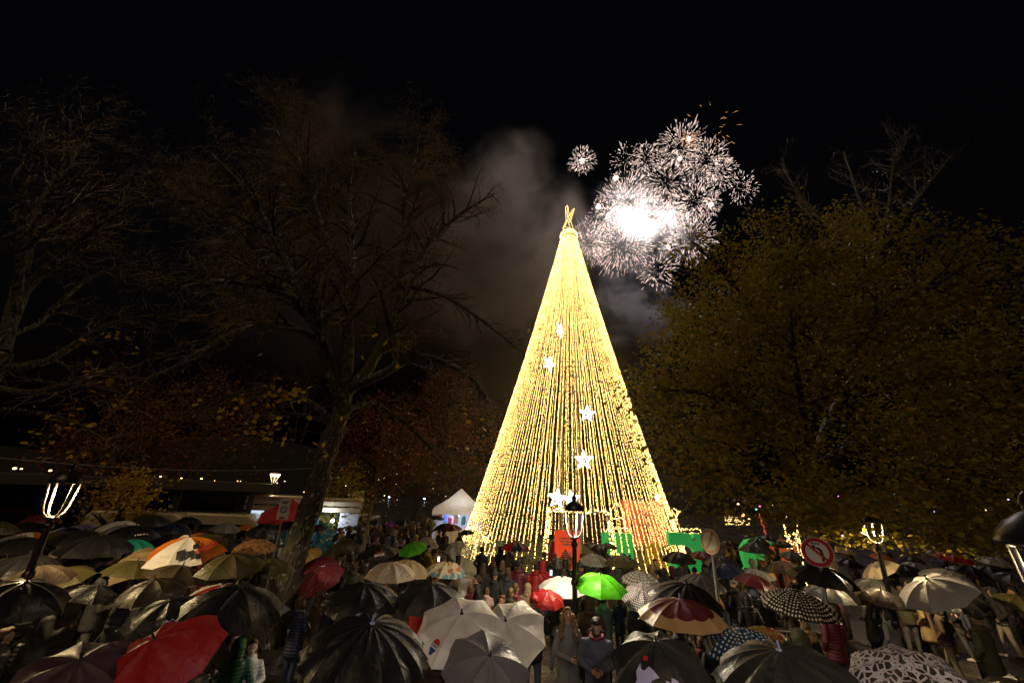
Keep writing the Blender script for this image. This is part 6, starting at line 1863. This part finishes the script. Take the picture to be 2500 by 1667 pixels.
# people without an umbrella: zone, head top x, y, kind, height, jacket, hair, trousers, label, facing(None = tree, 'cam', angle)
PP = [
 (3, 512, 612, 'st_short', 1.74, 'black', 'black', 'black', 'tall dark figure in black before the left foot of the light tree', None),
 (3, 700, 610, 'st_beanie', 1.74, 'charcoal', 'brown', 'black', 'person in charcoal coat and cap under the rainbow umbrella side', None),
 (3, 640, 612, 'st_hood', 1.72, 'black', 'brown', 'black', 'hooded person in black next to the rainbow umbrella', None),
 (3, 945, 652, 'st_short', 1.74, 'black', 'dark brown', 'black', 'man in black with back turned left of the information panel', None),
 (3, 1015, 655, 'st_bob', 1.66, 'tan', 'fair', 'black', 'person in tan coat in front of the information panel', None),
 (3, 655, 712, 'st_long', 1.66, 'black', 'fair', 'black', 'fair long haired woman in black in the middle of the crowd', None),
 (3, 690, 762, 'st_short', 1.72, 'charcoal', 'brown', 'black', 'man in charcoal jacket below the fair long haired woman', None),
 (3, 775, 708, 'st_bob', 1.66, 'black', 'brown', 'black', 'brown haired woman in black left of the red jackets', None),
 (3, 885, 728, 'st_short', 1.68, 'red', 'dark brown', 'jeans', 'person in red jacket with dark hair before the information panel', None),
 (3, 935, 716, 'st_hood', 1.7, 'red', 'brown', 'jeans', 'person in red hooded jacket before the information panel', None),
 (3, 1005, 700, 'st_pony', 1.7, 'black', 'dark brown', 'black', 'person in black right of the red hooded jacket', None),
 (3, 1040, 690, 'st_hood', 1.7, 'grey', 'brown', 'black', 'person in grey hooded coat at the information panel', None),
 (3, 1090, 702, 'st_hood', 1.7, 'black', 'brown', 'black', 'person in black hood at the information panel', None),
 (3, 520, 728, 'st_long', 1.66, 'black', 'brown', 'black', 'long brown haired woman near the childrens umbrella', None),
 (3, 600, 782, 'st_beanie', 1.7, 'black', 'brown', 'black', 'person with knit cap right of the childrens umbrella', None),
 (3, 470, 812, 'st_pony', 1.64, 'charcoal', 'dark brown', 'black', 'dark haired woman in profile above the two white umbrellas', 1.3),
 (3, 430, 878, 'st_bob', 1.55, 'burgundy', 'auburn', 'black', 'auburn haired person behind the balloon logo umbrella', None),
 (3, 480, 905, 'st_long', 1.62, 'navy', 'black', 'black', 'black haired woman behind the balloon logo umbrella', None),
 (3, 545, 898, 'st_bob', 1.3, 'pale pink', 'fair', 'jeans', 'fair haired child in pale pink jacket behind the white umbrellas', None),
 (3, 630, 955, 'st_bob', 1.3, 'navy', 'dark brown', 'jeans', 'dark haired child in navy behind the white umbrellas', None),
 (3, 710, 900, 'st_bob', 1.6, 'olive', 'fair', 'black', 'curly fair haired person in olive behind the white umbrellas', None),
 (3, 742, 870, 'st_short', 1.66, 'burgundy', 'brown', 'black', 'brown haired person in burgundy behind the white umbrellas', None),
 (3, 828, 872, 'st_hood', 1.5, 'tan', 'brown', 'black', 'person in tan hood left of the bright white umbrella', None),
 (3, 1080, 772, 'st_bob', 1.62, 'charcoal', 'brown', 'black', 'person in charcoal left of the central lantern pole', None),
 (3, 1225, 985, 'st_hood', 1.66, 'black', 'black', 'black', 'person in black hood right of the central lantern pole', None),
 (3, 1540, 668, 'st_beanie', 1.3, 'blue', 'brown', 'jeans', 'child in blue jacket and blue cap carried high at the low green letter', None),
 (3, 1500, 662, 'st_short', 1.78, 'black', 'black', 'black', 'dark haired man in black next to the child in blue', None),
 (3, 1475, 712, 'st_hood', 1.7, 'olive', 'brown', 'black', 'person in olive hood below the low green letter', None),
 (3, 1545, 738, 'st_beanie', 1.66, 'brown', 'brown', 'black', 'person in brown with brown cap below the low green letter', None),
 (3, 1690, 738, 'st_hood', 1.7, 'tan', 'brown', 'black', 'person in long tan hood below the yellow letter', None),
 (3, 1425, 780, 'st_hood', 1.66, 'brown', 'brown', 'black', 'person in brown hood right of the lime green umbrella', None),
 (4, 490, 762, 'st_bob', 1.66, 'black', 'dark brown', 'black', 'dark haired person under the black umbrella by the yellow letter', None),
 (4, 545, 752, 'st_hood', 1.66, 'burgundy', 'brown', 'black', 'hooded person in burgundy by the yellow letter', None),
 (4, 600, 756, 'st_short', 1.7, 'charcoal', 'brown', 'black', 'person in charcoal jacket by the yellow letter', None),
 (4, 700, 760, 'st_beanie', 1.66, 'black', 'brown', 'black', 'person in black cap under the dull pink red umbrella', None),
 (4, 935, 622, 'st_short', 1.76, 'mustard', 'dark brown', 'black', 'man in pale yellow jacket with black backpack', None),
 (4, 995, 640, 'coat', 1.74, 'black', 'black', 'khaki', 'person in black with khaki trousers beside the pale yellow jacket', None),
 (4, 780, 690, 'wide', 1.74, 'black', 'black', 'black', 'person in black behind the cream round sign', None),
 (4, 1065, 762, 'st_short', 1.72, 'beige', 'black', 'jeans', 'dark haired man in beige hooded top with back turned', None),
 (4, 1225, 768, 'fur', 1.66, 'charcoal', 'dark brown', 'black', 'person with fair fur hood trim next to the child in red', None),
 (4, 1290, 808, 'st_hood', 1.25, 'red', 'brown', 'black', 'child in bright red hooded jacket on an arm', None),
 (4, 1215, 885, 'st_beanie', 1.15, 'red', 'brown', 'black', 'small child with red jacket in front of the beige top', None),
 (4, 1100, 700, 'st_hood', 1.72, 'grey', 'brown', 'black', 'person in grey under the charcoal umbrella by the green letter', None),
 (4, 1150, 700, 'st_short', 1.7, 'olive', 'brown', 'black', 'person in olive under the charcoal umbrella by the green letter', None),
 (4, 1270, 628, 'ph_short', 1.74, 'olive', 'dark brown', 'black', 'man in olive jacket beside the orange letter', None),
 (4, 1060, 940, 'st_hood', 1.7, 'black', 'black', 'black', 'person in black hood left of the white dotted umbrella', None),
 (4, 1165, 948, 'st_hood', 1.66, 'black', 'black', 'black', 'smaller person in black hood touching the white dotted umbrella', None),
 (4, 1470, 1140, 'fur', 1.66, 'black', 'fair', 'black', 'person in black coat with big tan fur hood at the barrier', None),
 (4, 1640, 940, 'st_bob', 1.66, 'olive', 'auburn', 'black', 'auburn haired woman in olive parka right of the white dotted umbrella', .9),
 (4, 740, 1240, 'st_bob', 1.4, 'burgundy', 'auburn', 'black', 'auburn haired child under the maroon tan umbrella', None),
 (4, 820, 1235, 'st_short', 1.45, 'charcoal', 'dark brown', 'black', 'dark haired child under the maroon tan umbrella', None),
 (5, 740, 930, 'st_bob', 1.72, 'navy', 'black', 'black', 'person in long navy coat with back turned on the open paving', None),
 (5, 680, 935, 'st_long', 1.68, 'charcoal', 'auburn', 'black', 'auburn haired woman behind the long navy coat', None),
 (5, 850, 1000, 'st_hood', 1.5, 'pale pink', 'brown', 'khaki', 'person in quilted pale pink jacket right of the navy coat', None),
 (5, 920, 890, 'st_short', 1.72, 'olive', 'brown', 'grey', 'man in olive beside the leaf covered lantern pole', -1.2),
 (5, 1050, 920, 'coat', 1.72, 'tan', 'brown', 'black', 'man in tan coat and dark trousers under the silver umbrella', None),
 (5, 1180, 1010, 'wide', 1.66, 'brown', 'brown', 'khaki', 'person in brown with orange bag behind the tan coat', None),
 (5, 1240, 905, 'wide', 1.74, 'charcoal', 'brown', 'grey', 'person in grey trousers and white shoes on the paving', .5),
 (5, 1440, 880, 'wide', 1.78, 'black', 'brown', 'black', 'tall person in black with white shoes on the paving', .5),
 (5, 1560, 900, 'wide', 1.76, 'charcoal', 'dark brown', 'pale', 'person in pale trousers and dark coat on the paving', .4),
 (5, 1700, 900, 'coat', 1.76, 'black', 'black', 'black', 'person in long black coat at the close lamp post', .4),
 (5, 1650, 800, 'st_short', 1.74, 'black', 'brown', 'jeans', 'person in black and jeans behind the pale trousers', None),
 (5, 1350, 860, 'st_short', 1.74, 'charcoal', 'brown', 'black', 'man in charcoal behind the white shoed person', -1.0),
 (5, 430, 945, 'st_long', 1.68, 'olive', 'auburn', 'black', 'auburn haired woman facing aside by the polka dots', 1.2),
 (1, 735, 660, 'st_short', 1.74, 'white', 'brown', 'black', 'person in black and white checked shirt left of the beige umbrella', None),
 (1, 1110, 765, 'st_hood', 1.72, 'beige', 'brown', 'black', 'person in pale hooded raincoat under the racing umbrella', None),
 (1, 1250, 780, 'st_long', 1.66, 'brown', 'brown', 'black', 'long brown haired woman in brown under the racing umbrella', None),
 (1, 1170, 800, 'st_hood', 1.66, 'green', 'brown', 'black', 'person in quilted green jacket beside the barrier', None),
 (1, 190, 1120, 'st_hood', 1.6, 'black', 'brown', 'black', 'person in black hood under the big black umbrella', None),
 (1, 60, 1180, 'st_short', 1.6, 'charcoal', 'auburn', 'black', 'person in charcoal at the dark edge under the big black umbrella', None),
 (1, 430, 580, 'st_beanie', 1.74, 'grey', 'brown', 'black', 'person in grey jacket below the lit black umbrella', None),
 (1, 240, 610, 'st_short', 1.72, 'black', 'brown', 'black', 'bare headed man left of the lantern pole', 'cam'),
 (1, 300, 605, 'st_short', 1.72, 'charcoal', 'fair', 'black', 'fair haired man right of the lantern pole', 'cam'),
 (2, 690, 955, 'st_bob', 1.62, 'navy', 'auburn', 'jeans', 'auburn haired child in navy quilted coat on shoulders', None),
 (2, 820, 922, 'st_long', 1.6, 'brown', 'brown', 'black', 'brown haired woman right of the auburn haired child', None),
 (2, 890, 930, 'st_long', 1.6, 'black', 'brown', 'black', 'long haired woman in black below the speckled maroon umbrella', None),
 (2, 940, 690, 'ph_short', 1.72, 'black', 'brown', 'black', 'man in black filming with a bright phone below the olive umbrella', None),
 (2, 1060, 720, 'st_short', 1.72, 'olive', 'brown', 'black', 'man in olive jacket right of the phone', .6),
 (2, 250, 1260, 'st_hood', 1.55, 'green', 'brown', 'black', 'person in green quilted coat under the big black umbrella', .8),
 (2, 345, 1265, 'st_bob', 1.5, 'white', 'fair', 'jeans', 'child with pale hood beside the green quilted coat', 'cam'),
 (2, 970, 488, 'st_hood', 1.66, 'mustard', 'brown', 'black', 'person in yellow raincoat in the far crowd', 'cam'),
 (2, 900, 425, 'ph_short', 1.8, 'white', 'brown', 'jeans', 'person in white sleeves raising a bright light', 'cam'),
]
def head_at(px, py, h):
    return at(px, py, z=h)
kids = 0
for (zn, x, y, key, h, j, hr, tr_, lab, fc) in PP:
    px, py = zp(zn, x, y)
    p = head_at(px, py, h)
    tgt = TREE_AT; turn = 0.0
    if fc == 'cam':
        tgt = (0, 0)
    elif fc is not None:
        turn = fc
    person(key, (p.x, p.y), tgt, h / 1.735, j, hr, tr_, lab, quilt=('quilt' in lab or r_.random() < .25), shoes='white shoe' in lab, hatcol='blue' if 'blue cap' in lab else None, turn=turn + r_.uniform(-.12, .12))
# the couple in front: woman looking up, bearded man looking down
p = at(*zp(3, 1108, 1042), z=1.86)
person('hero_f', (p.x, p.y), (p.x + .2, p.y - 3), 1.86 / 1.735, 'grey', 'fair', 'black', 'curly fair haired woman in long grey coat looking up', turn=.25)
p = at(*zp(3, 1305, 1098), z=1.88)
hm_o = person('hero_m', (p.x, p.y), (p.x - .3, p.y - 3), 1.88 / 1.735, 'slate', 'dark brown', 'black', 'bearded man in slate blue jacket looking down', turn=-.1)
MB().tube([(.1 * math.cos(a), .02 + .095 * math.sin(a), 1.475 - .03 * math.sin(a)) for a in np.linspace(0, 2 * PI, 17)], .02, 8).build('scarf', garment('scarf_red', (.2, .012, .014)), hm_o, smooth=True)
MB().ball((0, -.09, 1.47), (.15, .085, .09), 0, 14, 9).build('hood', jm('black'), hm_o, smooth=True)
p = at(*zp(3, 1350, 935), z=1.76)
person('carry', (p.x, p.y), TREE_AT, 1.76 / 1.735, 'grey', 'dark brown', 'black', 'man in grey coat carrying a child before the lime green umbrella')
p2_ = at(*zp(3, 1462, 965), zc=depth(p) - .1)
k_ = person('st_bob', (p2_.x, p2_.y), TREE_AT, .62, 'navy', 'auburn', 'black', 'small child in navy jacket carried on a mans arm', turn=.6)
k_.location.z = max(.0, p2_.z - 1.735 * .62)
# backpack, phones
p = at(*zp(4, 945, 690), z=1.25)
bp_ = thing('backpack', 'black backpack worn over the pale yellow jacket', 'backpack', (p.x, p.y - .12, 1.02))
MB().box((0, 0, .2), (.3, .16, .44), bev=.06).build('sack', jm('black'), bp_)
MB().box((0, -.09, .13), (.22, .06, .2), bev=.025).build('pocket', jm('charcoal'), bp_)
m_screen = emit('phone_screen', (.7, .85, 1), 3.0)
def phone(px, py, zz, label, m_=m_screen):
    p = at(px, py, z=zz)
    t = thing('phone', label, 'phone', (p.x, p.y, p.z), math.atan2(-p.x, p.y) * -1 + 0, 'phones held up in the crowd')
    MB().box((0, 0, 0), (.078, .009, .16), bev=.003).build('case', m_black, t)
    MB().box((0, -.0055, 0), (.068, .002, .145)).build('screen', m_, t)
phone(*zp(2, 908, 720), 1.6, 'bright phone screen below the tilted olive umbrella')
phone(*zp(3, 990, 795), 1.55, 'bright phone screen before the red jackets')
phone(*zp(1, 1440, 775), 1.55, 'bright phone screen under the racing umbrella')
phone(*zp(2, 1637, 700), 1.55, 'small phone screen by the clear dome umbrella')
phone(*zp(1, 4, 780), 1.6, 'phone screen at the edge under the many ribbed umbrella')
p = at(*zp(2, 895, 432), z=1.95)
tag(MB().ball((p.x, p.y, p.z), (.09, .05, .09), 0).tube([(p.x, p.y, p.z - .05), (p.x, p.y, p.z - .2)], .02, 6, 1).build('torch', [emit('torch_white', (.9, .9, 1), 14), m_black]), 'glaring white torch held up right of the bare trunk', 'torch')
# fill the crowd where heads show without umbrellas
def fill_people(n, xr, yr, where, grp, cam_frac=.15):
    got = 0
    for _ in range(n * 14):
        if got >= n:
            break
        x, y = r_.uniform(*xr), r_.uniform(*yr)
        v = Vector((x, y, 0))
        if any((v - q).length < .52 for q in PEOPLE) or math.hypot(x - TX, y - TY) < TR + 1.2:
            continue
        key = r_.choice(['st_short', 'st_long', 'st_beanie', 'st_hood', 'st_bob', 'st_pony', 'ph_short', 'ph_long'])
        j = r_.choice(DARKJ + ['mustard', 'red', 'grey'])
        kind = {'st_short': 'short haired', 'st_long': 'long haired', 'st_beanie': 'beanie wearing', 'st_hood': 'hooded', 'st_bob': 'bob haired', 'st_pony': 'pony tailed', 'ph_short': 'filming', 'ph_long': 'long haired filming'}[key]
        person(key, (x, y), (0, 0) if r_.random() < cam_frac else TREE_AT, r_.uniform(.9, 1.06), j, r_.choice(HC), r_.choice(['black', 'jeans', 'grey']), '%s person in %s jacket %s' % (kind, j, where), grp, r_.random() < .3, turn=r_.uniform(-.9, .9))
        got += 1
fill_people(32, (-8.5, -1.2), (14, 27), 'in the crowd between bare trunk and tent', 'crowd between trunk and tent', .3)
fill_people(16, (-2, 8.5), (9.5, 18), 'in the crowd before the light tree', 'crowd before the light tree')


print('people', len(PEOPLE), 'umbrellas', len(UMB), 'objects', len(bpy.data.objects))
